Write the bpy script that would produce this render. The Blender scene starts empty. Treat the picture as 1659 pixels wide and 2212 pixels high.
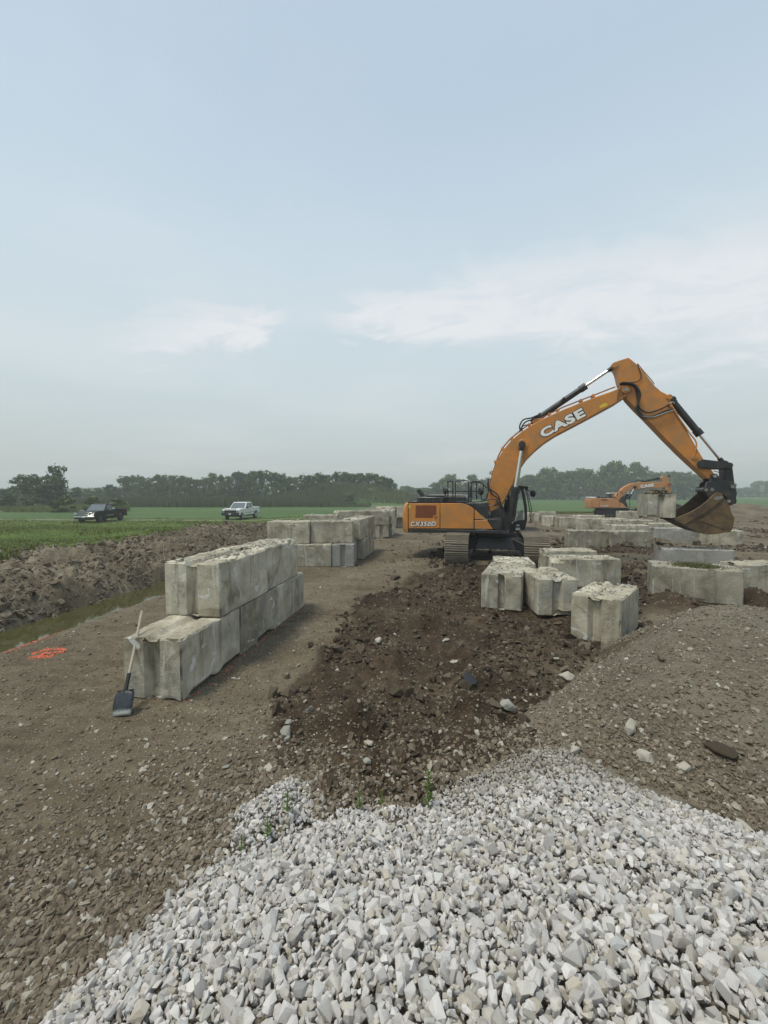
import bpy, bmesh, math, random
import numpy as np
from mathutils import Vector, Matrix, noise as mnoise

random.seed(7)
RNG = np.random.default_rng(11)
sc = bpy.context.scene
col = sc.collection

# ------------------------------------------------------------------ camera
CAM_H = 2.5                 # eye height above the site floor (standing on the gravel pile)
FPX, CXP, CYP = 890.0, 829.5, 1106.0     # focal length and centre, in units of a 1659 x 2212 picture
HORIZON = 1065.0
PITCH = math.atan((CYP - HORIZON) / FPX)
cd = bpy.data.cameras.new("camera")
cam = bpy.data.objects.new("camera", cd)
col.objects.link(cam)
cam.location = (0, 0, CAM_H)
cam.rotation_euler = (math.pi / 2 - PITCH, 0, 0)
cd.sensor_fit = 'VERTICAL'
cd.sensor_height = 36.0
cd.lens = 36.0 * FPX / 2212.0
cd.clip_start = 0.05
cd.clip_end = 6000
sc.camera = cam

# ------------------------------------------------------------------ world and sun
SUN_EL, SUN_AZ = math.radians(58), math.radians(200)
world = bpy.data.worlds.new("World")
sc.world = world
world.use_nodes = True
wn, wl = world.node_tree.nodes, world.node_tree.links
wn.clear()
w_out = wn.new('ShaderNodeOutputWorld')
w_bg = wn.new('ShaderNodeBackground')
w_sky = wn.new('ShaderNodeTexSky')
w_sky.sky_type = 'NISHITA'
w_sky.sun_disc = False
w_sky.sun_elevation = SUN_EL
w_sky.sun_rotation = SUN_AZ
w_sky.air_density = 1.5
w_sky.dust_density = 3.0
w_bg2 = wn.new('ShaderNodeBackground')
w_add = wn.new('ShaderNodeAddShader')
wl.new(w_sky.outputs[0], w_bg.inputs[0])
w_bg.inputs[1].default_value = 0.014
tc = wn.new('ShaderNodeTexCoord')
sep = wn.new('ShaderNodeSeparateXYZ')
wl.new(tc.outputs['Generated'], sep.inputs[0])
ramp = wn.new('ShaderNodeValToRGB')         # overcast veil: pale at the horizon, bluer overhead
wl.new(sep.outputs[2], ramp.inputs[0])
ce = ramp.color_ramp.elements
ce[0].position = 0.0; ce[0].color = (0.480, 0.525, 0.530, 1)
ce[1].position = 1.0; ce[1].color = (0.430, 0.555, 0.670, 1)
for p, c in ((0.12, (0.530, 0.592, 0.605)), (0.26, (0.580, 0.665, 0.700)), (0.48, (0.560, 0.665, 0.735)), (0.68, (0.455, 0.575, 0.690))):
    e = ce.new(p); e.color = (*c, 1)
# clouds: planar projection of the direction on a flat cloud layer
def wmath(op, a, b=None, c=None):
    n = wn.new('ShaderNodeMath'); n.operation = op
    for i, v in enumerate((a, b, c)):
        if v is None: continue
        if isinstance(v, (int, float)): n.inputs[i].default_value = v
        else: wl.new(v, n.inputs[i])
    return n.outputs[0]
zc = wmath('ADD', wmath('MAXIMUM', sep.outputs[2], 0.0), 0.10)
ux = wmath('DIVIDE', sep.outputs[0], zc)
uy = wmath('DIVIDE', sep.outputs[1], zc)
comb = wn.new('ShaderNodeCombineXYZ')
wl.new(ux, comb.inputs[0]); wl.new(uy, comb.inputs[1])
def wnoise(scale, detail, rough, off, sx=1.0, sy=1.0, rot=0.0, dist=0.0):
    mp = wn.new('ShaderNodeMapping')
    mp.inputs['Location'].default_value = off
    mp.inputs['Scale'].default_value = (sx, sy, 1)
    mp.inputs['Rotation'].default_value = (0, 0, rot)
    wl.new(comb.outputs[0], mp.inputs[0])
    n = wn.new('ShaderNodeTexNoise')
    n.inputs['Scale'].default_value = scale
    n.inputs['Detail'].default_value = detail
    n.inputs['Roughness'].default_value = rough
    n.inputs['Distortion'].default_value = dist
    wl.new(mp.outputs[0], n.inputs[0])
    return n.outputs['Fac']
def smooth(v, a, b):
    m = wn.new('ShaderNodeMapRange'); m.interpolation_type = 'SMOOTHSTEP'
    wl.new(v, m.inputs[0])
    m.inputs[1].default_value = a; m.inputs[2].default_value = b
    return m.outputs[0]
n_fine = wnoise(2.2, 9, 0.62, (3.1, 1.7, 0), 1.0, 1.3, 0.2, 0.6)
n_big = wnoise(0.55, 5, 0.55, (0.3, 5.2, 0), 1.0, 1.0, 0.0, 0.4)
# long bright band of thin cloud: elevation rises to the right (azimuth tangent u = x / y)
uaz = wmath('DIVIDE', sep.outputs[0], wmath('MAXIMUM', sep.outputs[1], 0.05))
ele = wmath('DIVIDE', sep.outputs[2], wmath('MAXIMUM', sep.outputs[1], 0.05))
warp = wmath('MULTIPLY', wmath('SUBTRACT', n_fine, 0.5), 0.30)
warp2 = wmath('MULTIPLY', wmath('SUBTRACT', n_big, 0.5), 0.25)
cen = wmath('ADD', wmath('MULTIPLY', uaz, 0.07), 0.425)
wid = wmath('MAXIMUM', wmath('ADD', wmath('MULTIPLY', uaz, 0.115), 0.062), 0.042)
dlt = wmath('ABSOLUTE', wmath('DIVIDE', wmath('ADD', wmath('SUBTRACT', wmath('ADD', ele, warp2), cen), warp), wid))
band = wmath('SUBTRACT', 1.0, smooth(dlt, 0.25, 1.5))
gapc = wmath('MULTIPLY', smooth(uaz, -0.28, -0.21), wmath('SUBTRACT', 1.0, smooth(uaz, -0.17, -0.04)))
band = wmath('MULTIPLY', band, wmath('SUBTRACT', 1.0, wmath('MULTIPLY', gapc, 0.85)))
band = wmath('MULTIPLY', band, smooth(uaz, -0.75, -0.38))
band = wmath('MULTIPLY', band, smooth(sep.outputs[1], 0.1, 0.4))
tex = wmath('ADD', wmath('MULTIPLY', smooth(n_fine, 0.30, 0.60), 0.60), 0.42)
band = wmath('MULTIPLY', band, tex)
veil = wmath('MULTIPLY', smooth(n_big, 0.42, 0.72), 0.22)
amt = wmath('MINIMUM', wmath('ADD', wmath('MULTIPLY', band, 0.66), veil), 0.9)
mixc = wn.new('ShaderNodeMix'); mixc.data_type = 'RGBA'
wl.new(amt, mixc.inputs[0]); wl.new(ramp.outputs[0], mixc.inputs[6])
mixc.inputs[7].default_value = (0.86, 0.845, 0.84, 1)
wl.new(mixc.outputs[2], w_bg2.inputs[0])
w_bg2.inputs[1].default_value = 0.98
wl.new(w_bg.outputs[0], w_add.inputs[0]); wl.new(w_bg2.outputs[0], w_add.inputs[1])
wl.new(w_add.outputs[0], w_out.inputs[0])

sd = bpy.data.lights.new("sun", 'SUN')
sd.energy = 2.45
sd.angle = math.radians(13)
sd.color = (1.0, 0.94, 0.79)
sun = bpy.data.objects.new("sun", sd)
col.objects.link(sun)
sun.location = (0, 0, 60)
# high veiled sun behind the left shoulder of the camera
sdir = Vector((-math.sin(math.radians(35)) * math.cos(SUN_EL), -math.cos(math.radians(35)) * math.cos(SUN_EL) * 0.4, math.sin(SUN_EL)))
sun.rotation_euler = sdir.to_track_quat('Z', 'Y').to_euler()
w_sky.sun_rotation = math.atan2(sdir.x, sdir.y)

sc.view_settings.view_transform = 'Standard'
sc.view_settings.look = 'None'
sc.view_settings.gamma = 1.0
sc.view_settings.use_curve_mapping = False
sc.view_settings.exposure = 0.03
sc.render.film_transparent = False
sc.cycles.max_bounces = 6
sc.cycles.diffuse_bounces = 3
sc.cycles.transparent_max_bounces = 8
sc.cycles.volume_bounces = 1
sc.cycles.use_denoising = True

# ------------------------------------------------------------------ helpers
_fw = Vector((0, math.cos(PITCH), -math.sin(PITCH)))
_up = Vector((0, math.sin(PITCH), math.cos(PITCH)))
EYE = Vector((0, 0, CAM_H))

def ray(px, py):
    return Vector((1, 0, 0)) * ((px - CXP) / FPX) + _up * ((CYP - py) / FPX) + _fw

def G(px, py, z=0.0):
    """the point of the photograph at height z"""
    d = ray(px, py)
    t = (z - CAM_H) / d.z
    return EYE + d * t

def atY(px, py, y):
    d = ray(px, py)
    return EYE + d * (y / d.y)

def c1(p): return (849.4 + .208 * p[0], 962.2 + .208 * p[1])
def c2(p): return (1028.6 + .36 * p[0], 749.9 + .36 * p[1])
def c3(p): return (1128.1 + .32 * p[0], 962.2 + .32 * p[1])
def cA(p): return (1426.7 + .12 * p[0], 982.1 + .12 * p[1])
def cB(p): return (1247.6 + .168 * p[0], 1008.7 + .168 * p[1])

def tag(o, label=None, cat=None, group=None, kind=None):
    if label: o["label"] = label
    if cat: o["category"] = cat
    if group: o["group"] = group
    if kind: o["kind"] = kind
    return o

def empty(name, loc=(0, 0, 0), rz=0.0):
    o = bpy.data.objects.new(name, None)
    o.empty_display_size = 0.3
    o.location = loc
    o.rotation_euler = (0, 0, rz)
    col.objects.link(o)
    return o

def link_mesh(name, me, mat=None, parent=None):
    if mat is not None: me.materials.append(mat)
    o = bpy.data.objects.new(name, me)
    col.objects.link(o)
    if parent is not None: o.parent = parent
    return o

def np_mesh(name, V, F, smooth_=False):
    """V (n,3) floats, F (m,k) ints: a mesh made fast"""
    V = np.ascontiguousarray(V, dtype=np.float32); F = np.ascontiguousarray(F, dtype=np.int32)
    me = bpy.data.meshes.new(name)
    me.vertices.add(len(V)); me.vertices.foreach_set('co', V.ravel())
    k = F.shape[1]
    me.loops.add(F.size); me.loops.foreach_set('vertex_index', F.ravel())
    me.polygons.add(len(F))
    me.polygons.foreach_set('loop_start', np.arange(len(F), dtype=np.int32) * k)
    me.polygons.foreach_set('use_smooth', np.full(len(F), smooth_))
    me.update(calc_edges=True)
    return me

def set_attr(me, name, vals):
    a = me.attributes.new(name, 'FLOAT', 'POINT')
    a.data.foreach_set('value', np.ascontiguousarray(vals, dtype=np.float32))

def copy_tree(o, parent=None):
    c = o.copy(); col.objects.link(c); c.parent = parent
    for ch in o.children: copy_tree(ch, c)
    return c

class MB:
    """collects shapes into one mesh"""
    def __init__(self):
        self.v = []; self.f = []
    def add(self, v, f):
        n = len(self.v)
        self.v += [tuple(p) for p in v]
        self.f += [tuple(i + n for i in q) for q in f]
        return self
    def box(self, x0, x1, y0, y1, z0, z1):
        v = [(x, y, z) for x in (x0, x1) for y in (y0, y1) for z in (z0, z1)]
        return self.add(v, [(0, 1, 3, 2), (4, 6, 7, 5), (0, 4, 5, 1), (2, 3, 7, 6), (0, 2, 6, 4), (1, 5, 7, 3)])
    def prism(self, pts, y0, y1, inset=None):
        """polygon in (x, z) extruded from y0 to y1"""
        n = len(pts)
        a = sum(pts[i][0] * pts[(i + 1) % n][1] - pts[(i + 1) % n][0] * pts[i][1] for i in range(n))
        if a < 0: pts = pts[::-1]
        v = [(p[0], y0, p[1]) for p in pts] + [(p[0], y1, p[1]) for p in pts]
        f = [tuple(range(n)), tuple(range(2 * n - 1, n - 1, -1))]
        f += [(i, n + i, n + (i + 1) % n, (i + 1) % n) for i in range(n)]
        return self.add(v, f)
    def cyl(self, p, q, r, r2=None, n=14, caps=True):
        p, q = Vector(p), Vector(q); r2 = r if r2 is None else r2
        d = (q - p).normalized()
        a = d.orthogonal().normalized(); b = d.cross(a)
        v = []
        for c, rr in ((p, r), (q, r2)):
            for i in range(n):
                t = 2 * math.pi * i / n
                v.append(c + a * rr * math.cos(t) + b * rr * math.sin(t))
        f = [(i, (i + 1) % n, n + (i + 1) % n, n + i) for i in range(n)]
        if caps: f += [tuple(range(n))[::-1], tuple(range(n, 2 * n))]
        return self.add(v, f)
    def tube(self, pts, r, n=8):
        pts = [Vector(p) for p in pts]
        m = len(pts); v = []; f = []
        ref = None
        for k, p in enumerate(pts):
            d = (pts[min(k + 1, m - 1)] - pts[max(k - 1, 0)]).normalized()
            if ref is None: ref = d.orthogonal().normalized()
            a = (ref - d * ref.dot(d)).normalized(); ref = a
            b = d.cross(a)
            for i in range(n):
                t = 2 * math.pi * i / n
                v.append(p + a * r * math.cos(t) + b * r * math.sin(t))
        for k in range(m - 1):
            for i in range(n):
                f.append((k * n + i, k * n + (i + 1) % n, (k + 1) * n + (i + 1) % n, (k + 1) * n + i))
        f += [tuple(range(n))[::-1], tuple(range((m - 1) * n, m * n))]
        return self.add(v, f)
    def build(self, name, mat, parent=None, bevel=0.0, smooth_=None, seg=2):
        me = bpy.data.meshes.new(name)
        me.from_pydata([tuple(p) for p in self.v], [], self.f)
        bm = bmesh.new(); bm.from_mesh(me)
        bmesh.ops.recalc_face_normals(bm, faces=bm.faces)
        bm.to_mesh(me); bm.free()
        me.update()
        o = link_mesh(name, me, mat, parent)
        if bevel > 0:
            md = o.modifiers.new('bevel', 'BEVEL'); md.width = bevel; md.segments = seg
            md.limit_method = 'ANGLE'; md.angle_limit = math.radians(35)
            md.harden_normals = False
        me.polygons.foreach_set('use_smooth', [True] * len(me.polygons))
        me.set_sharp_from_angle(angle=math.radians(38))
        return o

def arc_pts(pts, n=6):
    """smooth open polyline by Catmull-Rom"""
    P = [Vector(p) for p in pts]; out = []
    for i in range(len(P) - 1):
        p0, p1, p2, p3 = P[max(i - 1, 0)], P[i], P[i + 1], P[min(i + 2, len(P) - 1)]
        for k in range(n):
            t = k / n
            out.append(0.5 * ((2 * p1) + (p2 - p0) * t + (2 * p0 - 5 * p1 + 4 * p2 - p3) * t * t + (-p0 + 3 * p1 - 3 * p2 + p3) * t ** 3))
    out.append(P[-1])
    return out

# ------------------------------------------------------------------ materials
class NT:
    def __init__(self, name):
        self.m = bpy.data.materials.new(name); self.m.use_nodes = True
        self.t = self.m.node_tree; self.n = self.t.nodes; self.l = self.t.links
        self.b = self.n['Principled BSDF']
        self.co = self.n.new('ShaderNodeTexCoord')
    def put(self, sock, v):
        if isinstance(v, (int, float)): sock.default_value = v
        elif isinstance(v, tuple): sock.default_value = v if len(v) == len(sock.default_value) else (*v, 1)
        elif v is not None: self.l.new(v, sock)
    def math(self, op, a, b=None, c=None, clamp=False):
        n = self.n.new('ShaderNodeMath'); n.operation = op; n.use_clamp = clamp
        for i, v in enumerate((a, b, c)): self.put(n.inputs[i], v)
        return n.outputs[0]
    def mapping(self, sc_=(1, 1, 1), loc=(0, 0, 0), coord='Object', rot=(0, 0, 0)):
        mp = self.n.new('ShaderNodeMapping')
        mp.inputs['Scale'].default_value = sc_; mp.inputs['Location'].default_value = loc; mp.inputs['Rotation'].default_value = rot
        self.l.new(self.co.outputs[coord], mp.inputs[0])
        return mp.outputs[0]
    def noise(self, scale, detail=4, rough=0.55, vec=None, dist=0.0):
        n = self.n.new('ShaderNodeTexNoise')
        n.inputs['Scale'].default_value = scale; n.inputs['Detail'].default_value = detail
        n.inputs['Roughness'].default_value = rough; n.inputs['Distortion'].default_value = dist
        self.l.new(vec if vec is not None else self.co.outputs['Object'], n.inputs[0])
        return n.outputs['Fac']
    def voronoi(self, scale, feature='F1', vec=None, out='Distance', rnd=1.0):
        n = self.n.new('ShaderNodeTexVoronoi'); n.feature = feature
        n.inputs['Scale'].default_value = scale; n.inputs['Randomness'].default_value = rnd
        self.l.new(vec if vec is not None else self.co.outputs['Object'], n.inputs[0])
        return n.outputs[out]
    def step(self, v, a, b):
        m = self.n.new('ShaderNodeMapRange'); m.interpolation_type = 'SMOOTHSTEP'
        self.put(m.inputs[0], v); m.inputs[1].default_value = a; m.inputs[2].default_value = b
        return m.outputs[0]
    def ramp(self, v, stops):
        r = self.n.new('ShaderNodeValToRGB'); self.put(r.inputs[0], v)
        e = r.color_ramp.elements
        e[0].position, e[0].color = stops[0][0], (*stops[0][1], 1)
        e[1].position, e[1].color = stops[-1][0], (*stops[-1][1], 1)
        for p, c in stops[1:-1]:
            q = e.new(p); q.color = (*c, 1)
        return r.outputs[0]
    def mix(self, f, a, b, mode='MIX'):
        n = self.n.new('ShaderNodeMix'); n.data_type = 'RGBA'; n.blend_type = mode
        self.put(n.inputs[0], f); self.put(n.inputs[6], a); self.put(n.inputs[7], b)
        return n.outputs[2]
    def attr(self, name, out='Fac'):
        n = self.n.new('ShaderNodeAttribute'); n.attribute_name = name
        return n.outputs[out]
    def rnd(self):
        return self.n.new('ShaderNodeObjectInfo').outputs['Random']
    def bump(self, h, strength=0.5, dist=0.02, prev=None):
        n = self.n.new('ShaderNodeBump'); n.inputs['Strength'].default_value = strength; n.inputs['Distance'].default_value = dist
        self.put(n.inputs['Height'], h)
        if prev is not None: self.l.new(prev, n.inputs['Normal'])
        return n.outputs[0]
    def done(self, base=None, rough=None, metal=None, normal=None, spec=None):
        if base is not None: self.put(self.b.inputs['Base Color'], base)
        if rough is not None: self.put(self.b.inputs['Roughness'], rough)
        if metal is not None: self.put(self.b.inputs['Metallic'], metal)
        if normal is not None: self.l.new(normal, self.b.inputs['Normal'])
        if spec is not None: self.b.inputs['Specular IOR Level'].default_value = spec
        return self.m

M = {}
def simple(name, c, rough=0.6, metal=0.0, var=0.25, scale=6.0, bump=0.0, bscale=40.0, spec=0.5, dirt=None, dirt_amt=0.0):
    """paint, rubber, steel: base colour with uneven tone, settled dust and fine relief"""
    t = NT(name)
    f = t.noise(scale, 6, 0.6)
    lo = tuple(x * (1 - var) for x in c); hi = tuple(min(1, x * (1 + var)) for x in c)
    colr = t.ramp(f, [(0.3, lo), (0.7, hi)])
    if dirt is not None:
        d = t.step(t.noise(2.3, 8, 0.7, dist=0.4), 0.62 - dirt_amt * 0.4, 0.9 - dirt_amt * 0.3)
        colr = t.mix(t.math('MULTIPLY', d, 0.8), colr, dirt)
    r = t.ramp(f, [(0.3, (rough * 0.85,) * 3), (0.7, (min(1, rough * 1.15),) * 3)])
    nrm = t.bump(t.noise(bscale, 4), bump, 0.01) if bump else None
    M[name] = t.done(colr, r, metal, nrm, spec)
    return M[name]

DUST = (0.16, 0.135, 0.10)
simple('orange_paint', (0.56, 0.21, 0.028), 0.45, var=0.08, scale=1.5, dirt=(0.31, 0.17, 0.07), dirt_amt=0.70, bump=.05)
simple('orange_paint_dusty', (0.46, 0.205, 0.070), 0.6, var=0.10, scale=3, dirt=(0.30, 0.19, 0.10), dirt_amt=0.6)
simple('black_paint', (0.017, 0.018, 0.020), 0.42, var=0.2, dirt=(0.07, 0.062, 0.05), dirt_amt=0.35)
simple('black_rubber', (0.02, 0.02, 0.02), 0.75, var=0.2, dirt=(0.10, 0.085, 0.065), dirt_amt=0.3)
simple('dark_grille', (0.16, 0.042, 0.012), 0.7, var=0.2)
simple('vent_frame', (0.24, 0.07, 0.018), 0.6, var=0.1)
simple('chrome', (0.75, 0.76, 0.78), 0.18, metal=1.0, var=0.08)
simple('worn_steel', (0.30, 0.29, 0.27), 0.45, metal=0.8, var=0.25)
simple('track_steel', (0.17, 0.15, 0.115), 0.75, metal=0.1, var=0.3, scale=9, dirt=(0.25, 0.21, 0.155), dirt_amt=0.8, bump=0.3)
simple('bucket_steel', (0.062, 0.040, 0.026), 0.62, metal=0.2, var=0.5, scale=3.5, dirt=(0.190, 0.125, 0.050), dirt_amt=0.75, bump=0.4, bscale=25)
simple('bucket_inside', (0.045, 0.036, 0.03), 0.8, metal=0.1, var=0.35, scale=5, dirt=(0.10, 0.08, 0.06), dirt_amt=0.6, bump=0.5, bscale=18)
simple('letter_white', (0.78, 0.78, 0.76), 0.5, var=0.04)
simple('letter_edge', (0.02, 0.02, 0.022), 0.5, var=0.1)
simple('yellow_sticker', (0.65, 0.50, 0.03), 0.5, var=0.05)
simple('white_sticker', (0.70, 0.71, 0.70), 0.5, var=0.05)
simple('hood_grey', (0.035, 0.038, 0.042), 0.32, var=0.15)
simple('white_truck_paint', (0.66, 0.68, 0.68), 0.28, var=0.03, dirt=(0.45, 0.43, 0.38), dirt_amt=0.1)
simple('black_truck_paint', (0.006, 0.006, 0.008), 0.30, var=0.1)
M['black_truck_paint'].node_tree.nodes['Principled BSDF'].inputs['Specular IOR Level'].default_value = 0.22
simple('plastic_black', (0.018, 0.018, 0.019), 0.55, var=0.15)
simple('tyre', (0.022, 0.021, 0.02), 0.85, var=0.2, dirt=(0.09, 0.08, 0.06), dirt_amt=0.3)
simple('rim_black', (0.02, 0.02, 0.022), 0.35, var=0.1)
simple('rim_silver', (0.5, 0.5, 0.51), 0.3, metal=0.9, var=0.1)
simple('lamp_red', (0.32, 0.015, 0.012), 0.3, var=0.1)
simple('lamp_clear', (0.62, 0.65, 0.68), 0.12, var=0.1)
simple('wood_handle', (0.42, 0.36, 0.27), 0.75, var=0.2, scale=14, bump=0.2)
simple('shovel_black', (0.014, 0.015, 0.017), 0.5, var=0.2)
simple('fence_grey', (0.35, 0.35, 0.34), 0.7, var=0.1)
def glass_mat(name, c, rough=0.08):
    t = NT(name); t.done(c, rough, 0.0, None, 0.9)
    M[name] = t.m
glass_mat('tinted_glass', (0.02, 0.03, 0.035))
glass_mat('windscreen_glass', (0.10, 0.13, 0.14))
t = NT('cab_glass'); t.done((0.75, 0.82, 0.80), 0.04, 0.0, None, 0.6)
t.b.inputs['Alpha'].default_value = 0.22
M['cab_glass'] = t.m
# shovel blade: black paint worn through to dusty steel at the tip (blade runs down local -z)
t = NT('shovel_blade')
zz = t.n.new('ShaderNodeSeparateXYZ'); t.l.new(t.co.outputs['Object'], zz.inputs[0])
w = t.step(t.math('ADD', zz.outputs[2], t.math('MULTIPLY', t.noise(30, 4), 0.06)), 0.13, 0.08)
M['shovel_blade'] = t.done(t.mix(w, t.ramp(t.noise(18, 5), [(0.3, (0.012, 0.018, 0.026)), (0.75, (0.05, 0.06, 0.07))]), (0.34, 0.35, 0.34)), 0.45, 0.3, t.bump(t.noise(60, 4), 0.2, 0.004))

# cast concrete: mottled, streaked, damp at the foot, chalky scrapes
def concrete(name, tint=1.0, cool=0.0):
    t = NT(name)
    r = t.rnd()
    off = t.n.new('ShaderNodeVectorMath'); off.operation = 'ADD'
    cmb = t.n.new('ShaderNodeCombineXYZ')
    for i, k in enumerate((37.0, 91.0, 53.0)): t.l.new(t.math('MULTIPLY', r, k), cmb.inputs[i])
    t.l.new(t.co.outputs['Object'], off.inputs[0]); t.l.new(cmb.outputs[0], off.inputs[1])
    V = off.outputs[0]
    def mp(s):
        m = t.n.new('ShaderNodeMapping'); m.inputs['Scale'].default_value = s; t.l.new(V, m.inputs[0]); return m.outputs[0]
    big = t.noise(1.7, 7, 0.62, V, 0.5)
    base = t.ramp(big, [(0.32, (0.170 * tint, 0.150 * tint, 0.105 * tint)), (0.43, (0.310 * tint, 0.282 * tint, 0.215 * tint)),
                        (0.56, (0.420 * tint, 0.388 * tint, 0.305 * tint)), (0.70, (0.56 * tint, 0.53 * tint, 0.44 * tint))])
    base = t.mix(t.math('MULTIPLY', t.step(t.noise(1.3, 5, 0.6, V, 0.8), 0.50, 0.66), 0.55), base, (0.285, 0.290, 0.275))
    base = t.mix(t.math('MULTIPLY', t.step(t.noise(2.1, 7, 0.7, V, 1.0), 0.55, 0.68), 0.60), base, (0.150, 0.132, 0.095))
    shade = t.math('ADD', t.math('MULTIPLY', r, 0.36), 0.80)
    sh = t.n.new('ShaderNodeCombineColor')
    for i in range(3): t.l.new(shade, sh.inputs[i])
    base = t.mix(1.0, base, sh.outputs[0], 'MULTIPLY')
    geo = t.n.new('ShaderNodeNewGeometry')
    gs = t.n.new('ShaderNodeSeparateXYZ'); t.l.new(geo.outputs['Normal'], gs.inputs[0])
    side = t.step(gs.outputs[2], 0.6, 0.2)
    streak = t.step(t.noise(1.0, 6, 0.65, mp((6.5, 6.5, 0.55)), 0.3), 0.52, 0.70)
    base = t.mix(t.math('MULTIPLY', t.math('MULTIPLY', streak, side), 0.55), base, (0.115 * tint, 0.105 * tint, 0.080 * tint))
    drip = t.step(t.noise(1.0, 5, 0.7, mp((9.0, 9.0, 0.9)), 0.6), 0.61, 0.66)
    base = t.mix(t.math('MULTIPLY', t.math('MULTIPLY', drip, side), 0.75), base, (0.56, 0.545, 0.49))
    scr = t.step(t.noise(1.0, 3, 0.5, mp((1.9, 1.9, 3.7)), 1.4), 0.665, 0.69)
    base = t.mix(t.math('MULTIPLY', scr, 0.8), base, (0.60, 0.60, 0.585))
    crack = t.step(t.noise(4.2, 8, 0.72, V, 0.2), 0.37, 0.30)
    base = t.mix(t.math('MULTIPLY', crack, 0.65), base, (0.085, 0.075, 0.055))
    ochre = t.step(t.noise(2.6, 5, 0.6, V), 0.60, 0.75)
    base = t.mix(t.math('MULTIPLY', ochre, 0.45), base, (0.235, 0.19, 0.115))
    pits = t.step(t.voronoi(26, 'F1', V), 0.16, 0.06)
    pitm = t.math('MULTIPLY', pits, t.step(t.noise(3, 3, 0.5, V), 0.5, 0.65))
    base = t.mix(t.math('MULTIPLY', pitm, 0.8), base, (0.08, 0.075, 0.06))
    # settled dirt on top faces
    topd = t.math('MULTIPLY', t.step(gs.outputs[2], 0.55, 0.9), t.step(t.noise(3.3, 7, 0.65, V), 0.46, 0.62))
    base = t.mix(t.math('MULTIPLY', topd, 0.55), base, t.ramp(t.noise(22, 5, 0.6, V), [(0.3, (0.13, 0.110, 0.078)), (0.7, (0.32, 0.285, 0.22))]))
    if cool: base = t.mix(cool, base, (0.245, 0.255, 0.265))
    h = t.math('ADD', t.noise(14, 8, 0.65, V), t.math('MULTIPLY', pitm, -0.8))
    nb = t.bump(h, 0.55, 0.025)
    M[name] = t.done(base, 0.9, 0, nb, 0.25)
concrete('concrete')
concrete('concrete_pale', 1.12)
concrete('concrete_cool', 0.95, 0.5)

# ground: attributes say what lies where (grass, dark dug soil, sandy fill, track)
t = NT('ground')
P = t.co.outputs['Object']
gr, so, sa, tr = t.attr('grass'), t.attr('soil'), t.attr('spoil'), t.attr('track')
n1 = t.noise(0.55, 8, 0.6, P, 0.4); n2 = t.noise(5.5, 9, 0.68, P); n3 = t.noise(38, 5, 0.6, P)
mixn = t.math('ADD', t.math('ADD', t.math('MULTIPLY', n1, 0.45), t.math('MULTIPLY', n2, 0.35)), t.math('MULTIPLY', n3, 0.20))
dirt = t.ramp(mixn, [(0.38, (0.068, 0.051, 0.032)), (0.47, (0.122, 0.097, 0.064)), (0.56, (0.168, 0.140, 0.098)), (0.65, (0.245, 0.215, 0.160))])
pv = t.voronoi(34, 'F1', P, 'Color'); pd = t.voronoi(34, 'F1', P)
sepc = t.n.new('ShaderNodeSeparateColor'); t.l.new(pv, sepc.inputs[0])
peb = t.math('MULTIPLY', t.step(sepc.outputs[0], 0.58, 0.64), t.step(pd, 0.42, 0.30))
dirt = t.mix(t.math('MULTIPLY', peb, 0.65), dirt, t.mix(sepc.outputs[1], (0.16, 0.14, 0.11), (0.36, 0.345, 0.31)))
soil = t.ramp(mixn, [(0.38, (0.024, 0.016, 0.010)), (0.50, (0.058, 0.041, 0.026)), (0.62, (0.130, 0.099, 0.065))])
soil = t.mix(t.math('MULTIPLY', peb, 0.25), soil, (0.20, 0.18, 0.15))
spoil = t.ramp(mixn, [(0.38, (0.048, 0.038, 0.026)), (0.49, (0.125, 0.104, 0.073)), (0.60, (0.235, 0.203, 0.150))])
ng = t.noise(0.16, 6, 0.6, P); ng2 = t.noise(2.4, 7, 0.7, P)
grass = t.ramp(t.math('ADD', t.math('MULTIPLY', ng, 0.5), t.math('MULTIPLY', ng2, 0.5)), [(0.36, (0.045, 0.075, 0.014)), (0.5, (0.085, 0.130, 0.026)), (0.64, (0.140, 0.185, 0.045))])
fld = t.ramp(t.noise(0.05, 5, 0.6, P), [(0.35, (0.056, 0.105, 0.034)), (0.65, (0.088, 0.140, 0.048))])
grass = t.mix(t.attr('field'), grass, fld)
edge = t.math('MULTIPLY', t.math('SUBTRACT', n2, 0.5), 1.1)
mpr = t.mapping((0.35, 2.6, 1), rot=(0, 0, math.radians(-62)))
rutn = t.noise(1.0, 6, 0.6, mpr, 0.4)
dirt = t.mix(t.math('MULTIPLY', t.step(rutn, 0.50, 0.64), 0.28), dirt, (0.205, 0.178, 0.130))
dirt = t.mix(t.math('MULTIPLY', t.step(rutn, 0.46, 0.34), 0.32), dirt, (0.066, 0.050, 0.033))
soil = t.mix(t.math('MULTIPLY', t.step(n1, 0.55, 0.68), 0.6), soil, (0.125, 0.103, 0.072))
def msk(a): return t.step(t.math('ADD', a, edge), 0.30, 0.70)
c = t.mix(msk(so), dirt, soil)
c = t.mix(msk(sa), c, spoil)
c = t.mix(msk(gr), c, grass)
c = t.mix(t.math('MULTIPLY', tr, 0.8), c, t.ramp(mixn, [(0.4, (0.21, 0.19, 0.145)), (0.65, (0.33, 0.305, 0.25))]))
hh = t.math('ADD', t.math('MULTIPLY', n2, 0.6), t.math('ADD', t.math('MULTIPLY', n3, 0.4), t.math('MULTIPLY', peb, 0.25)))
M['ground'] = t.done(c, 0.95, 0, t.bump(hh, 0.9, 0.05), 0.15)

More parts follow.
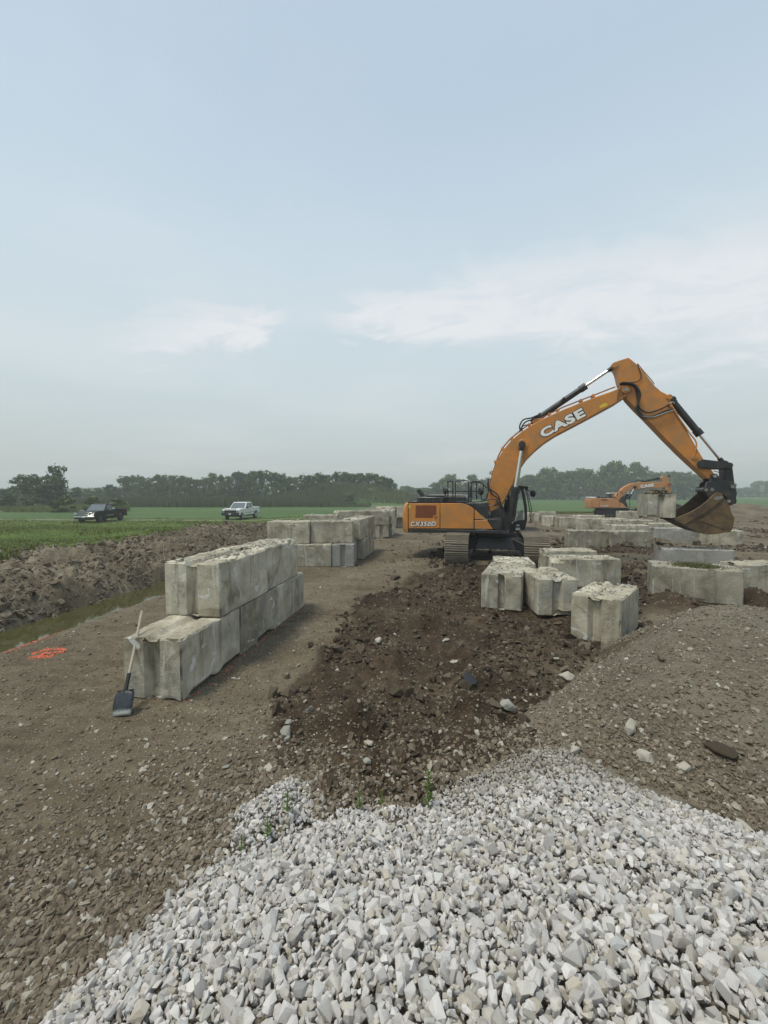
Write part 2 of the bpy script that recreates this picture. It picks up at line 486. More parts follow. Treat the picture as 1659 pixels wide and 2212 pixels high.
def stone_mat(name, stops, sat=1.0, dust=None):
    t = NT(name)
    v = t.math('FRACT', t.math('ADD', t.attr('tint'), t.math('MULTIPLY', t.rnd(), 7.31)))
    c = t.ramp(v, stops)
    n = t.noise(24, 6, 0.65)
    c = t.mix(t.math('MULTIPLY', t.step(t.noise(11, 5, 0.7, None, 0.5), 0.48, 0.62), 0.38), c, tuple(x * .62 for x in stops[0][1]))
    c = t.mix(t.math('MULTIPLY', t.step(n, 0.35, 0.7), 0.35), c, tuple(min(1, x * 1.3) for x in stops[len(stops) // 2][1]), 'MIX')
    c = t.mix(t.math('MULTIPLY', t.attr('dust'), 1.0), c, (0.20, 0.175, 0.135))
    if dust: c = t.mix(t.step(t.noise(7, 4), 0.45, 0.62), c, dust)
    M[name] = t.done(c, 0.82, 0, t.bump(t.noise(70, 5, 0.6), 0.35, 0.006), 0.3)
stone_mat('limestone', [(0.0, (0.47, 0.435, 0.405)), (0.16, (0.60, 0.57, 0.55)), (0.34, (0.54, 0.505, 0.49)), (0.46, (0.70, 0.67, 0.635)), (0.56, (0.40, 0.405, 0.405)),
                        (0.66, (0.56, 0.53, 0.495)), (0.80, (0.46, 0.405, 0.32)), (0.90, (0.31, 0.30, 0.295)), (1.0, (0.57, 0.545, 0.52))])
DUSTY = True
stone_mat('dirty_stone_gap_shade', [(0.0, (0.100, 0.074, 0.050)), (0.3, (0.165, 0.132, 0.094)), (0.55, (0.120, 0.093, 0.064)), (0.84, (0.22, 0.188, 0.142)), (0.95, (0.37, 0.34, 0.285)), (1.0, (0.46, 0.44, 0.39))])
stone_mat('pale_rock', [(0.0, (0.40, 0.37, 0.31)), (0.5, (0.33, 0.305, 0.25)), (1.0, (0.46, 0.43, 0.37))])
stone_mat('grey_rock', [(0.0, (0.22, 0.22, 0.19)), (0.5, (0.27, 0.265, 0.235)), (1.0, (0.32, 0.315, 0.28))])
stone_mat('clod', [(0.0, (0.028, 0.020, 0.013)), (0.5, (0.056, 0.042, 0.028)), (0.85, (0.105, 0.082, 0.056)), (1.0, (0.16, 0.135, 0.10))])
stone_mat('spoil_clod', [(0.0, (0.075, 0.058, 0.040)), (0.5, (0.135, 0.110, 0.078)), (1.0, (0.215, 0.182, 0.135))])
stone_mat('chips', [(0.0, (0.17, 0.155, 0.12)), (0.5, (0.29, 0.275, 0.235)), (1.0, (0.44, 0.43, 0.39))])
def leafy(name, lo, hi, trans=0.15):
    t = NT(name)
    v = t.math('FRACT', t.math('ADD', t.attr('tint'), t.math('MULTIPLY', t.rnd(), 3.17)))
    v = t.math('ADD', t.math('MULTIPLY', v, 0.6), t.math('MULTIPLY', t.rnd(), 0.4))
    M[name] = t.done(t.ramp(v, [(0, lo), (1, hi)]), 0.75, 0, None, 0.2)
leafy('leaves_dark', (0.028, 0.058, 0.018), (0.100, 0.155, 0.045))
leafy('leaves_mid', (0.045, 0.085, 0.024), (0.135, 0.190, 0.060))
leafy('leaves_light', (0.060, 0.095, 0.030), (0.125, 0.165, 0.062))
leafy('grass_blade', (0.080, 0.105, 0.022), (0.200, 0.225, 0.070))
leafy('reed', (0.060, 0.085, 0.036), (0.140, 0.155, 0.075))
leafy('weed_leaf', (0.085, 0.155, 0.030), (0.190, 0.270, 0.075))
leafy('straw', (0.25, 0.21, 0.14), (0.42, 0.37, 0.27))
simple('bark', (0.055, 0.045, 0.036), 0.9, var=0.3)
t = NT('spray_paint')
M['spray_paint'] = t.done(t.ramp(t.noise(14, 6, 0.7), [(0.38, (0.34, 0.12, 0.06)), (0.5, (0.70, 0.12, 0.05)), (0.7, (0.80, 0.20, 0.10))]), 0.8)
t = NT('muddy_water')
M['muddy_water'] = t.done(t.ramp(t.noise(0.8, 4), [(0.35, (0.055, 0.055, 0.020)), (0.7, (0.085, 0.078, 0.034))]), 0.07, 0, t.bump(t.noise(3.0, 3), 0.06, 0.02), 0.4)
# ------------------------------------------------------------------ terrain functions
def _hash(ix, iy, s):
    h = (ix.astype(np.int64) * 374761393 + iy.astype(np.int64) * 668265263 + s * 974634777) & 0xFFFFFFFF
    h = ((h ^ (h >> 13)) * 1274126177) & 0xFFFFFFFF
    return ((h ^ (h >> 16)) & 0xFFFF) / 65535.0
def vnoise(x, y, s=0):
    ix = np.floor(x); iy = np.floor(y); fx = x - ix; fy = y - iy
    fx = fx * fx * fx * (fx * (fx * 6 - 15) + 10); fy = fy * fy * fy * (fy * (fy * 6 - 15) + 10)
    a = _hash(ix, iy, s); b = _hash(ix + 1, iy, s); c_ = _hash(ix, iy + 1, s); d = _hash(ix + 1, iy + 1, s)
    return (a + (b - a) * fx) * (1 - fy) + (c_ + (d - c_) * fx) * fy - 0.5
def fbm(x, y, f, o=5, g=0.5, s=0, ridge=False):
    r = 0; a = 1.0; tot = 0
    for k in range(o):
        th = 0.6 * k + 0.3; cx, sx = math.cos(th), math.sin(th)
        n = vnoise((x * cx - y * sx) * f + 17.3 * k, (x * sx + y * cx) * f - 9.1 * k, s + k)
        if ridge: n = 0.5 - 2 * np.abs(n)
        r = r + a * n; tot += a; a *= g; f *= 2.03
    return r / tot
def sstep(v, a, b):
    t_ = np.clip((v - a) / (b - a), 0, 1); return t_ * t_ * (3 - 2 * t_)
def pdist(x, y, poly):
    """signed distance to a polygon, positive inside"""
    x = np.asarray(x, float); y = np.asarray(y, float)
    d = np.full(x.shape, 1e9); ins = np.zeros(x.shape, bool)
    n = len(poly)
    for i in range(n):
        ax, ay = poly[i]; bx, by = poly[(i + 1) % n]
        ex, ey = bx - ax, by - ay
        t_ = np.clip(((x - ax) * ex + (y - ay) * ey) / (ex * ex + ey * ey), 0, 1)
        d = np.minimum(d, np.hypot(x - ax - t_ * ex, y - ay - t_ * ey))
        c_ = ((ay > y) != (by > y)) & (x < (bx - ax) * (y - ay) / (by - ay + 1e-12) + ax)
        ins ^= c_
    return np.where(ins, d, -d)

def W(pts, z=0.0): return [tuple(G(px, py, z)[:2]) for px, py in pts]
SOIL_POLY = W([(1000, 1222), (905, 1238), (850, 1262), (755, 1305), (745, 1345), (690, 1420), (625, 1450), (600, 1500), (590, 1590), (600, 1680), (640, 1780), (760, 1900),
               (1010, 1900), (1150, 1700), (1230, 1500), (1300, 1420), (1420, 1330), (1400, 1290), (1600, 1330), (1900, 1345), (1900, 1300), (1620, 1270), (1400, 1255), (1350, 1225), (1180, 1215)])
GRAVEL_POLY = W([(60, 2250), (170, 2120), (330, 1985), (430, 1893), (505, 1838), (560, 1822), (640, 1795), (700, 1770), (760, 1748), (850, 1752), (905, 1745), (960, 1700), (1052, 1660), (1140, 1622), (1215, 1612),
                 (1263, 1640), (1379, 1701), (1526, 1755), (1659, 1809), (1900, 1930)]) + [(4.2, 0.5), (4.0, -3.5), (-2.6, -3.5), (-1.9, 0.8)]
SPUR_POLY = W([(560, 1870), (470, 1862), (497, 1805), (492, 1768), (560, 1720), (628, 1683), (676, 1700), (684, 1760), (700, 1800), (650, 1840)])
SAND_POLY = W([(1060, 1690), (1090, 1590), (1140, 1525), (1215, 1490), (1260, 1440), (1275, 1408)]) + [(3.65, 6.75), (4.6, 7.3), (6.2, 7.6), (8.5, 7.2), (9.5, 5.0), (9, 2.5), (6, 1.0), (3.4, 1.7), (2.5, 2.8)]
PEAK = G(1530, 1325, 0.9)
def tcoord(x, y):
    return (x + 7.0) * 0.988 - (y - 8.0) * 0.152

def gravel_h(x, y):
    d = pdist(x, y, GRAVEL_POLY)
    h = 0.97 * (1 - np.exp(-np.maximum(d, 0) * 0.62)) + np.minimum(d, 0) * 0.6
    h = h * (0.72 + 0.35 * sstep(y, 4.0, 1.0)) + 0.03 * fbm(x, y, 1.6, 3, s=40) * sstep(d, -.1, .4)
    d2 = pdist(x, y, SPUR_POLY)
    h2 = 0.16 * (1 - np.exp(-np.maximum(d2, 0) * 6)) + np.minimum(d2, 0) * 0.6
    return np.maximum(h, h2) + 0.02 * fbm(x, y, 5, 2, s=44)
def sand_h(x, y):
    d = pdist(x, y, SAND_POLY)
    r = np.hypot(x - PEAK.x - 0.5 * np.clip(x - PEAK.x, 0, 1.2), (y - 5.35) * 1.0)
    cone = 0.965 - 0.34 * np.maximum(r - 0.35, 0) ** 1.05
    edge = np.minimum(d * 0.75, 3)
    h = -np.log(np.exp(-np.clip(cone, -3, 3) * 9) + np.exp(-np.clip(edge, -3, 3) * 9)) / 9
    h = h + 0.07 * fbm(x, y, 1.1, 4, s=50) * sstep(d, -.05, .5) + 0.018 * fbm(x, y, 7, 3, s=54)
    # scooped scar on the left shoulder
    sx, sy = (x - 3.35) / 0.75, (y - 6.0) / 0.35
    return h - 0.10 * np.exp(-(sx * sx + sy * sy))
def soil_mask(x, y):
    return sstep(pdist(x, y, SOIL_POLY) + 0.75 * fbm(x, y, 1.1, 5, 0.6, s=60), -0.25, 0.35)
def ground_h(x, y):
    x = np.asarray(x, float); y = np.asarray(y, float)
    r = np.hypot(x, y)
    z = 0.05 * fbm(x, y, 0.35, 4, s=1) + 0.022 * fbm(x, y, 2.6, 4, s=2) * sstep(r, 60, 20)
    # ruts and heaves of the traffic ground beyond the dug patch
    rut = sstep(y, 11, 15) * sstep(x, 0.5, 2.5) * sstep(y, 60, 35)
    z = z + rut * (0.10 * fbm(x * 0.5, y, 0.7, 4, s=5) + 0.05 * fbm(x * 0.4, y, 2.0, 3, s=6, ridge=True))
    t_ = tcoord(x, y)
    end = sstep(y, 31, 26)
    rough = fbm(x, y, 1.1, 6, 0.62, s=9, ridge=True); lump = fbm(x, y, 0.5, 3, s=14)
    # ditch and spoil bank
    wob = 0.14 * fbm(x, y, 1.2, 4, s=8)
    cut = sstep(t_ + wob, 1.25, 0.75)
    z = z * (1 - cut) + cut * (-1.05 * end - 0.0)
    up = (0.62 * sstep(t_ + wob, -0.75, -1.75) + 0.38 * sstep(t_ + wob, -1.2, -5.8)) * cut
    z = z + up * (1.05 + 0.36) * end
    amp = sstep(t_, -0.9, -1.7) * sstep(t_, -7.6, -6.0) * end
    z = z + amp * (0.50 * rough + 0.65 * lump + 0.42 * fbm(x, y, 2.6, 5, 0.62, s=16, ridge=True) + 0.20 * fbm(x, y, 7.0, 3, s=18))
    lump2 = sstep(t_, -0.6, -1.4) * sstep(t_, -4.2, -2.6) * end
    z = z + lump2 * 0.28 * (fbm(x, y, 0.8, 2, s=20) + 0.3)
    # field side falls a little below the site
    fall = sstep(t_, -6.3, -15.0) * cut
    z = z - fall * 0.92 * (0.35 + 0.65 * end) - (1 - end) * cut * sstep(y, 28, 40) * 0.25
    # far fields settle at -0.6
    far = sstep(r, 52, 75)
    z = z * (1 - far) + far * (-0.6 + 0.08 * fbm(x, y, 0.05, 3, s=30))
    # dug dark soil
    sm = soil_mask(x, y)
    z = z + sm * (-0.03 + 0.20 * fbm(x, y, 1.0, 5, 0.6, s=70, ridge=True) + 0.15 * fbm(x, y, 2.6, 4, 0.62, s=75))
    for (bx, by, br, bh) in SOIL_HUMPS:
        q = ((x - bx) ** 2 + (y - by) ** 2) / (br * br)
        z = z + bh * np.exp(-q * 2) * (1 + 1.2 * fbm(x, y, 3, 3, s=80))
    # low heaps on the right edge of the site, a grassy hill at the back
    for (bx, by, brx, bry, bh) in ((38, 47, 9, 3, 1.2), (50, 44, 9, 4, 1.7), (33, 40, 5, 1.5, .5), (-5, 112, 15, 9, 4.1), (-16, 114, 12, 8, 2.2)):
        z = z + bh * np.exp(-(((x - bx) / brx) ** 2 + ((y - by) / bry) ** 2)) * (1 + 0.5 * fbm(x, y, 0.4, 4, s=90))
    return z
SOIL_HUMPS = []
for px, py, br, bh in ((680, 1425, .22, .12), (790, 1330, .3, .10), (830, 1440, .35, .16), (760, 1560, .3, .12), (930, 1350, .3, .10), (1000, 1540, .35, .13), (900, 1600, .25, .09),
                       (1060, 1345, .35, .12), (1215, 1440, .3, .08), (1440, 1300, .5, .15), (1620, 1300, .5, .15), (880, 1250, .5, .12), (700, 1720, .3, .07), (1010, 1480, .35, .10), (1110, 1440, .3, .08), (860, 1790, .25, .06),
                       (1180, 1180, .8, .15), (1420, 1180, 1.0, .22), (1350, 1190, .6, .15), (1500, 1240, .6, .12)):
    p = G(px, py); SOIL_HUMPS.append((p.x, p.y, br * 1.15, bh * 1.7))
def surf(x, y):
    x = np.asarray(x, float); y = np.asarray(y, float)
    return np.maximum(np.maximum(ground_h(x, y), np.where((np.abs(x) < 12) & (y < 10) & (y > -5), gravel_h(x, y), -9)), np.where((x > 0) & (x < 14) & (y < 10) & (y > -3), sand_h(x, y), -9))
def surf1(x, y): return float(surf(np.array([x]), np.array([y]))[0])

# ------------------------------------------------------------------ ground sheet (polar grid, fine in front)
na_f, na_b = 640, 60
ang = np.concatenate([np.linspace(-72, 72, na_f, endpoint=False), np.linspace(72, 288, na_b, endpoint=False)]) * math.pi / 180
rad = np.concatenate([np.geomspace(0.5, 62, 430), np.geomspace(66, 3000, 60)])
A, R = np.meshgrid(ang, rad)
X = R * np.sin(A); Y = R * np.cos(A)
Z = ground_h(X, Y)
V = np.stack([X.ravel(), Y.ravel(), Z.ravel()], 1)
nA = len(ang); nR = len(rad)
i = np.arange(nR - 1)[:, None]; j = np.arange(nA)[None, :]
F = np.stack([(i * nA + j).ravel(), (i * nA + (j + 1) % nA).ravel(), ((i + 1) * nA + (j + 1) % nA).ravel(), ((i + 1) * nA + j).ravel()], 1)
F = F[:, ::-1]
me = np_mesh('ground', V, F, True)
x, y = V[:, 0], V[:, 1]
tt = tcoord(x, y); rr = np.hypot(x, y)
sm = soil_mask(x, y)
def soft(px, py, rx, ry):
    p = G(px, py); return np.exp(-(((x - p.x) / rx) ** 2 + ((y - p.y) / ry) ** 2))
sm = np.maximum(sm, 0.75 * sstep(soft(1010, 1195, 2.2, 1.4) + soft(1170, 1185, 1.5, 1) + soft(1420, 1190, 3, .9) + soft(1560, 1245, 2, .8) + soft(1330, 1193, 2, .5) + soft(1450, 1308, 1.6, .9) + soft(1620, 1302, 2.2, 1.0), .35, .75))
sp = sstep(tt, 1.15, 0.85) * sstep(tt - 1.1 * sstep(y, 20, 12), -6.9, -6.0) * sstep(y, 36, 29)
sandm = 0.0
gmask = sstep(tt + 0.8 * fbm(x, y, .6, 3, s=33) - 1.1 * sstep(y, 20, 12), -6.0, -6.8)
farg = sstep(y + 2.0 * fbm(x, y, .1, 3, s=34) - np.where(x > 0, 50.5 - 0.05 * x, 50), -0.6, 0.8)
leftfar = sstep(y, 34, 37) * sstep(x, -1.5, -4.5)
g = np.maximum(np.maximum(gmask, farg), leftfar) * (1 - sp * sstep(tt, -6.8, -6.2))
g = np.maximum(g, sstep(rr, 60, 70))
g = np.where(y < -4, np.where(rr > 30, 1.0, 0.0), g)
# bare worn way running back behind the stacked walls
way = np.exp(-((x - (-2.5 + 0.02 * (y - 40))) / 3.0) ** 2) * sstep(y, 34, 40) * sstep(y, 105, 70)
g = g * (1 - 0.8 * way)
field = np.maximum(sstep(y, 47.5, 49.5) * (x < 3), sstep(y - np.where(x > 0, 50.5 - 0.05 * x, 50), 3, 6) * (x >= 3))
field = np.maximum(field, sstep(rr, 60, 66))
tz = 46.3 - 0.06 * (x + 20)
track = np.exp(-((y - tz) / 0.85) ** 2) * sstep(x, 2, -8) * (0.75 + 0.5 * fbm(x, y, .5, 3, s=35)) * (x > -140)
track = np.maximum(track, way * 0.6)
set_attr(me, 'grass', g); set_attr(me, 'soil', sm); set_attr(me, 'spoil', sp * (1 - g)); set_attr(me, 'track', np.clip(track, 0, 1)); set_attr(me, 'field', field)
ground = link_mesh('ground', me, M['ground'])
tag(ground, 'bare brown stony site floor with dug soil, ditch bank and green fields', kind='structure')

def patch(name, x0, x1, y0, y1, step, fn, drop=0.10):
    xs = np.arange(x0, x1, step); ys = np.arange(y0, y1, step)
    X, Y = np.meshgrid(xs, ys); H = fn(X, Y); Gd = ground_h(X, Y)
    keep = (H > Gd - drop)
    nx = len(xs); i = np.arange(len(ys) - 1)[:, None]; j = np.arange(nx - 1)[None, :]
    q = np.stack([(i * nx + j), (i * nx + j + 1), ((i + 1) * nx + j + 1), ((i + 1) * nx + j)], -1)
    k = keep[:-1, :-1] & keep[1:, :-1] & keep[:-1, 1:] & keep[1:, 1:]
    Fq = q[k]
    used = np.unique(Fq); remap = -np.ones(X.size, int); remap[used] = np.arange(len(used))
    Vp = np.stack([X.ravel(), Y.ravel(), H.ravel()], 1)[used]
    return np_mesh(name, Vp, remap[Fq], True), Vp

# sandy fill heap
t = NT('sandy_fill')
P = t.co.outputs['Object']
a_, b_, c_ = t.noise(0.9, 8, 0.6, P, 0.3), t.noise(9, 8, 0.68, P), t.noise(55, 4, 0.6, P)
mm = t.math('ADD', t.math('ADD', t.math('MULTIPLY', a_, 0.4), t.math('MULTIPLY', b_, 0.35)), t.math('MULTIPLY', c_, 0.25))
c = t.ramp(mm, [(0.38, (0.078, 0.066, 0.047)), (0.5, (0.138, 0.122, 0.092)), (0.62, (0.200, 0.180, 0.140))])
pv = t.voronoi(48, 'F1', P, 'Color'); pd = t.voronoi(48, 'F1', P)
sc2 = t.n.new('ShaderNodeSeparateColor'); t.l.new(pv, sc2.inputs[0])
peb = t.math('MULTIPLY', t.step(sc2.outputs[0], 0.55, 0.60), t.step(pd, 0.45, 0.32))
c = t.mix(t.math('MULTIPLY', peb, 0.72), c, t.mix(sc2.outputs[1], (0.13, 0.115, 0.088), (0.34, 0.32, 0.27)))
sr = t.attr('scar')
c = t.mix(t.math('MULTIPLY', sr, 0.8), c, t.ramp(mm, [(0.38, (0.050, 0.035, 0.022)), (0.62, (0.115, 0.085, 0.055))]))
M['sandy_fill'] = t.done(c, 0.95, 0, t.bump(t.math('ADD', mm, t.math('MULTIPLY', peb, 0.2)), 0.8, 0.04), 0.15)
me, Vp = patch('sand_heap', 0.8, 10, 0.6, 8.4, 0.032, sand_h)
set_attr(me, 'scar', sstep(np.exp(-(((Vp[:, 0] - 3.2) / .75) ** 2 + ((Vp[:, 1] - 6.05) / .32) ** 2)) + .5 * fbm(Vp[:, 0], Vp[:, 1], 3, 3, s=3), .3, .6))
sand = link_mesh('earth_heap', me, M['sandy_fill'])
tag(sand, 'low heap of pale brown sandy earth and small stones beside the white gravel', 'earth heap')

# ------------------------------------------------------------------ stones: convex hulls scattered with numpy
def hull(npts, seed, ax=(1, 1, 1), jitter=0.25, box=False):
    rg = random.Random(seed)
    bm = bmesh.new()
    for _ in range(npts):
        if box:
            v = Vector((rg.uniform(-1, 1), rg.uniform(-1, 1), rg.uniform(-1, 1)))
            m_ = max(abs(v.x), abs(v.y), abs(v.z)); v = v / m_ * rg.uniform(0.75, 1)
        else:
            v = Vector((rg.gauss(0, 1), rg.gauss(0, 1), rg.gauss(0, 1))).normalized() * rg.uniform(1 - jitter, 1)
        bm.verts.new((v.x * ax[0], v.y * ax[1], v.z * ax[2]))
    r = bmesh.ops.convex_hull(bm, input=bm.verts)
    junk = list({e for e in r['geom_interior'] + r['geom_unused'] if isinstance(e, bmesh.types.BMVert)})
    bmesh.ops.delete(bm, geom=junk, context='VERTS')
    bmesh.ops.triangulate(bm, faces=bm.faces)
    bmesh.ops.recalc_face_normals(bm, faces=bm.faces)
    bm.verts.ensure_lookup_table()
    V = np.array([v.co[:] for v in bm.verts]); F = np.array([[v.index for v in f.verts] for f in bm.faces])
    bm.free()
    V = V / np.abs(V).max()
    return V, F
ROCKS = [hull(16, 100 + k, (1, random.uniform(.62, .92), random.uniform(.45, .76)), .30, box=k % 2 == 0) for k in range(18)]
PEBS = [hull(10, 300 + k, (1, .85, .7), .2) for k in range(10)]
SLABS = [hull(11, 400 + k, (1, .7, .28), .3) for k in range(8)]
def rotmats(n, flat=0.0):
    """random rotations; flat > 0 keeps the long axes near horizontal"""
    q = RNG.normal(size=(n, 4))
    if flat > 0:
        yaw = RNG.uniform(0, 2 * np.pi, n); tx = RNG.normal(0, flat, n); ty = RNG.normal(0, flat, n)
        cy, sy, cx_, sx_, cz, sz = np.cos(ty), np.sin(ty), np.cos(tx), np.sin(tx), np.cos(yaw), np.sin(yaw)
        Rz = np.zeros((n, 3, 3)); Rz[:, 0, 0] = cz; Rz[:, 0, 1] = -sz; Rz[:, 1, 0] = sz; Rz[:, 1, 1] = cz; Rz[:, 2, 2] = 1
        Rx = np.zeros((n, 3, 3)); Rx[:, 0, 0] = 1; Rx[:, 1, 1] = cx_; Rx[:, 1, 2] = -sx_; Rx[:, 2, 1] = sx_; Rx[:, 2, 2] = cx_
        Ry = np.zeros((n, 3, 3)); Ry[:, 0, 0] = cy; Ry[:, 0, 2] = sy; Ry[:, 1, 1] = 1; Ry[:, 2, 0] = -sy; Ry[:, 2, 2] = cy
        return Rx @ Ry @ Rz
    q /= np.linalg.norm(q, axis=1)[:, None]
    w, x_, y_, z_ = q.T
    return np.stack([np.stack([1 - 2 * (y_ * y_ + z_ * z_), 2 * (x_ * y_ - z_ * w), 2 * (x_ * z_ + y_ * w)], -1),
                     np.stack([2 * (x_ * y_ + z_ * w), 1 - 2 * (x_ * x_ + z_ * z_), 2 * (y_ * z_ - x_ * w)], -1),
                     np.stack([2 * (x_ * z_ - y_ * w), 2 * (y_ * z_ + x_ * w), 1 - 2 * (x_ * x_ + y_ * y_)], -1)], 1)
def scatter(name, protos, pos, size, mat, flat=0.0, parent=None, kind='stuff', label=None, smooth_=False, dust=None):
    n = len(pos); Rm = rotmats(n, flat); which = RNG.integers(0, len(protos), n)
    Vs, Fs, Ts, Ds = [], [], [], []; base = 0
    tint = RNG.random(n)
    for k, (Vp, Fp) in enumerate(protos):
        idx = np.where(which == k)[0]
        if not len(idx): continue
        vv = np.einsum('nij,vj->nvi', Rm[idx], Vp) * size[idx][:, None, None] + pos[idx][:, None, :]
        m_ = len(Vp)
        ff = Fp[None] + (np.arange(len(idx)) * m_)[:, None, None] + base
        Vs.append(vv.reshape(-1, 3)); Fs.append(ff.reshape(-1, 3)); Ts.append(np.repeat(tint[idx], m_)); Ds.append(np.repeat(dust[idx], m_) if dust is not None else np.zeros(m_ * len(idx))); base += m_ * len(idx)
    me = np_mesh(name, np.concatenate(Vs), np.concatenate(Fs), smooth_)
    set_attr(me, 'tint', np.concatenate(Ts))
    if dust is not None: set_attr(me, 'dust', np.concatenate(Ds))
    o = link_mesh(name, me, mat, parent)
    tag(o, label, kind=kind)
    return o
def in_view(x, y, z=0.0, m_=0.12):
    """near enough to the field of view (with a margin) to be worth building"""
    return (y > 0.5) & (np.abs(x) < y * (0.932 + m_) + 0.5) & ((y > 1.0))

# gravel pile
me, Vp = patch('gravel_pile', -4, 6, -3.6, 5.2, 0.05, lambda a, b: gravel_h(a, b) - 0.06)
gravel = link_mesh('gravel_pile', me, M['limestone'])
me.materials.clear(); me.materials.append(M['dirty_stone_gap_shade']); set_attr(me, 'tint', np.full(len(Vp), 0.2))  # base sheet coloured dark to paint the shade in gaps between stones
tag(gravel, 'large spread pile of crushed pale grey limestone gravel in the foreground', 'gravel pile')
def jgrid(x0, x1, y0, y1, s):
    xs = np.arange(x0, x1, s); ys = np.arange(y0, y1, s * 0.87)
    X, Y = np.meshgrid(xs, ys); X = X + (np.arange(len(ys)) % 2)[:, None] * s / 2
    return (X + RNG.normal(0, s * .28, X.shape)).ravel(), (Y + RNG.normal(0, s * .28, Y.shape)).ravel()
xs, ys = [], []
for s in (0.035, 0.047):
    a_, b_ = jgrid(-4, 5.2, 0.45, 4.7, s); xs.append(a_); ys.append(b_)
gx = np.concatenate(xs); gy = np.concatenate(ys)
gh = gravel_h(gx, gy); gd = ground_h(gx, gy)
gdist = np.maximum(pdist(gx, gy, GRAVEL_POLY), pdist(gx, gy, SPUR_POLY))
keep = (gdist > -0.03 + 0.10 * (RNG.random(len(gx)) - .5)) & (np.abs(gx) < gy * 1.06 + .4)
gx, gy, gh, gd, gdist_k = gx[keep], gy[keep], gh[keep], gd[keep], gdist[keep]
gs = np.clip(RNG.lognormal(math.log(0.0205), 0.33, len(gx)), 0.010, 0.038)
small_far = 1 - 0.32 * sstep(gy, 2.2, 4.0)
gs = gs * small_far
gz = np.maximum(gh, gd) + RNG.uniform(-0.9, 0.75, len(gx)) * gs
# a few stones tumbled off the foot of the pile
dist2cam = np.sqrt(gx ** 2 + gy ** 2 + (gz - CAM_H) ** 2)
inframe = (np.abs(gx) < gy * 0.93) & ((CAM_H - gz) < gy * 1.30)
score = np.where(inframe, gs / dist2cam, 0)
order = np.argsort(-score)
big, rest = order[:300], order[300:]
fa, fb = jgrid(-4, 5.2, 0.45, 4.7, 0.034)
fk = (np.maximum(pdist(fa, fb, GRAVEL_POLY), pdist(fa, fb, SPUR_POLY)) > -0.05) & (np.abs(fa) < fb * 1.06 + .4)
fa, fb = fa[fk], fb[fk]; fr = RNG.uniform(.008, .016, len(fa))
scatter('fine_gravel', PEBS, np.stack([fa, fb, np.maximum(gravel_h(fa, fb) - .022, ground_h(fa, fb))], 1), fr, M['limestone'], parent=gravel)
gdust = np.clip(0.55 * sstep(gy, 2.8, 3.6) * sstep(gx, -1.0, -.2) * sstep(fbm(gx, gy, 1.3, 3, s=201), -.2, .1) + np.where(gdist_k < .04, .40, 0) + RNG.random(len(gx)) ** 3 * .55, 0, .9)
scatter('loose_gravel', ROCKS, np.stack([gx, gy, gz], 1)[rest], gs[rest], M['limestone'], parent=gravel, dust=gdust[rest])
rock_meshes = []
for k, (Vp_, Fp_) in enumerate(ROCKS):
    m_ = np_mesh('stone', Vp_, Fp_); m_.materials.append(M['limestone']); rock_meshes.append(m_)
for q in big:
    o = bpy.data.objects.new('stone', rock_meshes[int(RNG.integers(0, 18))])
    o.location = (gx[q], gy[q], gz[q] + 0.3 * gs[q]); o.scale = (gs[q] * 1.08,) * 3
    o.rotation_euler = tuple(RNG.uniform(0, 6.28, 3)); o.parent = gravel
    col.objects.link(o)

# dirty stones over the bare ground: thick near the left foreground and round the pile, thin elsewhere
n = 115000
rr_ = np.exp(RNG.uniform(math.log(1.4), math.log(22), n)); aa = RNG.uniform(-0.83, 0.83, n)
px_, py_ = rr_ * np.sin(aa), rr_ * np.cos(aa)
dg = np.maximum(pdist(px_, py_, GRAVEL_POLY), pdist(px_, py_, SPUR_POLY)); tq = tcoord(px_, py_)
near_pile = np.exp(-np.maximum(-dg, 0) / 0.7)
clump = sstep(fbm(px_, py_, 0.9, 3, s=101), -0.15, 0.18)
left_low = sstep(py_, 3.6, 2.0) * (px_ < 0)
right_slope = np.exp(-np.maximum(-dg, 0) / 1.1) * sstep(px_, 1.4, 2.4)
prob = 0.20 + 0.55 * near_pile + 0.75 * left_low + 0.22 * clump + 0.9 * right_slope + 0.10 * (sand_h(px_, py_) > 0.05)
prob = prob * (1 - 0.6 * soil_mask(px_, py_) * (1 - near_pile))
keep = (RNG.random(n) < prob) & (dg < 0.02) & (tq > 1.25)
px_, py_, near_pile, left_low = px_[keep], py_[keep], np.maximum(near_pile, right_slope)[keep], left_low[keep]
rr_ = rr_[keep]
ps = RNG.lognormal(math.log(0.0095), 0.45, len(px_)) * (1 + 0.75 * np.maximum(near_pile, left_low)) * (1 + rr_ / 30)
ps = np.clip(ps, 0.004, 0.034)
pz = surf(px_, py_) + ps * 0.15
scatter('loose_stones', PEBS, np.stack([px_, py_, pz], 1), ps, M['dirty_stone_gap_shade'], flat=0.5, label='small dirty stones strewn over the brown ground')
# rubble skirt: brownish broken stone between the gravel and the soil
ra, rb = jgrid(-2.2, 4.2, 1.6, 5.2, 0.034)
rd = np.maximum(pdist(ra, rb, GRAVEL_POLY), pdist(ra, rb, SPUR_POLY))
rk = (rd < 0.0) & (RNG.random(len(ra)) < 0.95 * np.exp(-np.maximum(-rd - .05, 0) / 0.28) * (0.35 + 0.8 * sstep(fbm(ra, rb, 1.8, 3, s=205), -.12, .12)))
ra, rb = ra[rk], rb[rk]; rs_ = np.clip(RNG.lognormal(math.log(.0165), .38, len(ra)), .008, .04)
scatter('rubble_skirt', ROCKS, np.stack([ra, rb, surf(ra, rb) + rs_ * .25], 1), rs_, M['dirty_stone_gap_shade'], label='brownish broken stones between the white gravel and the dug soil')
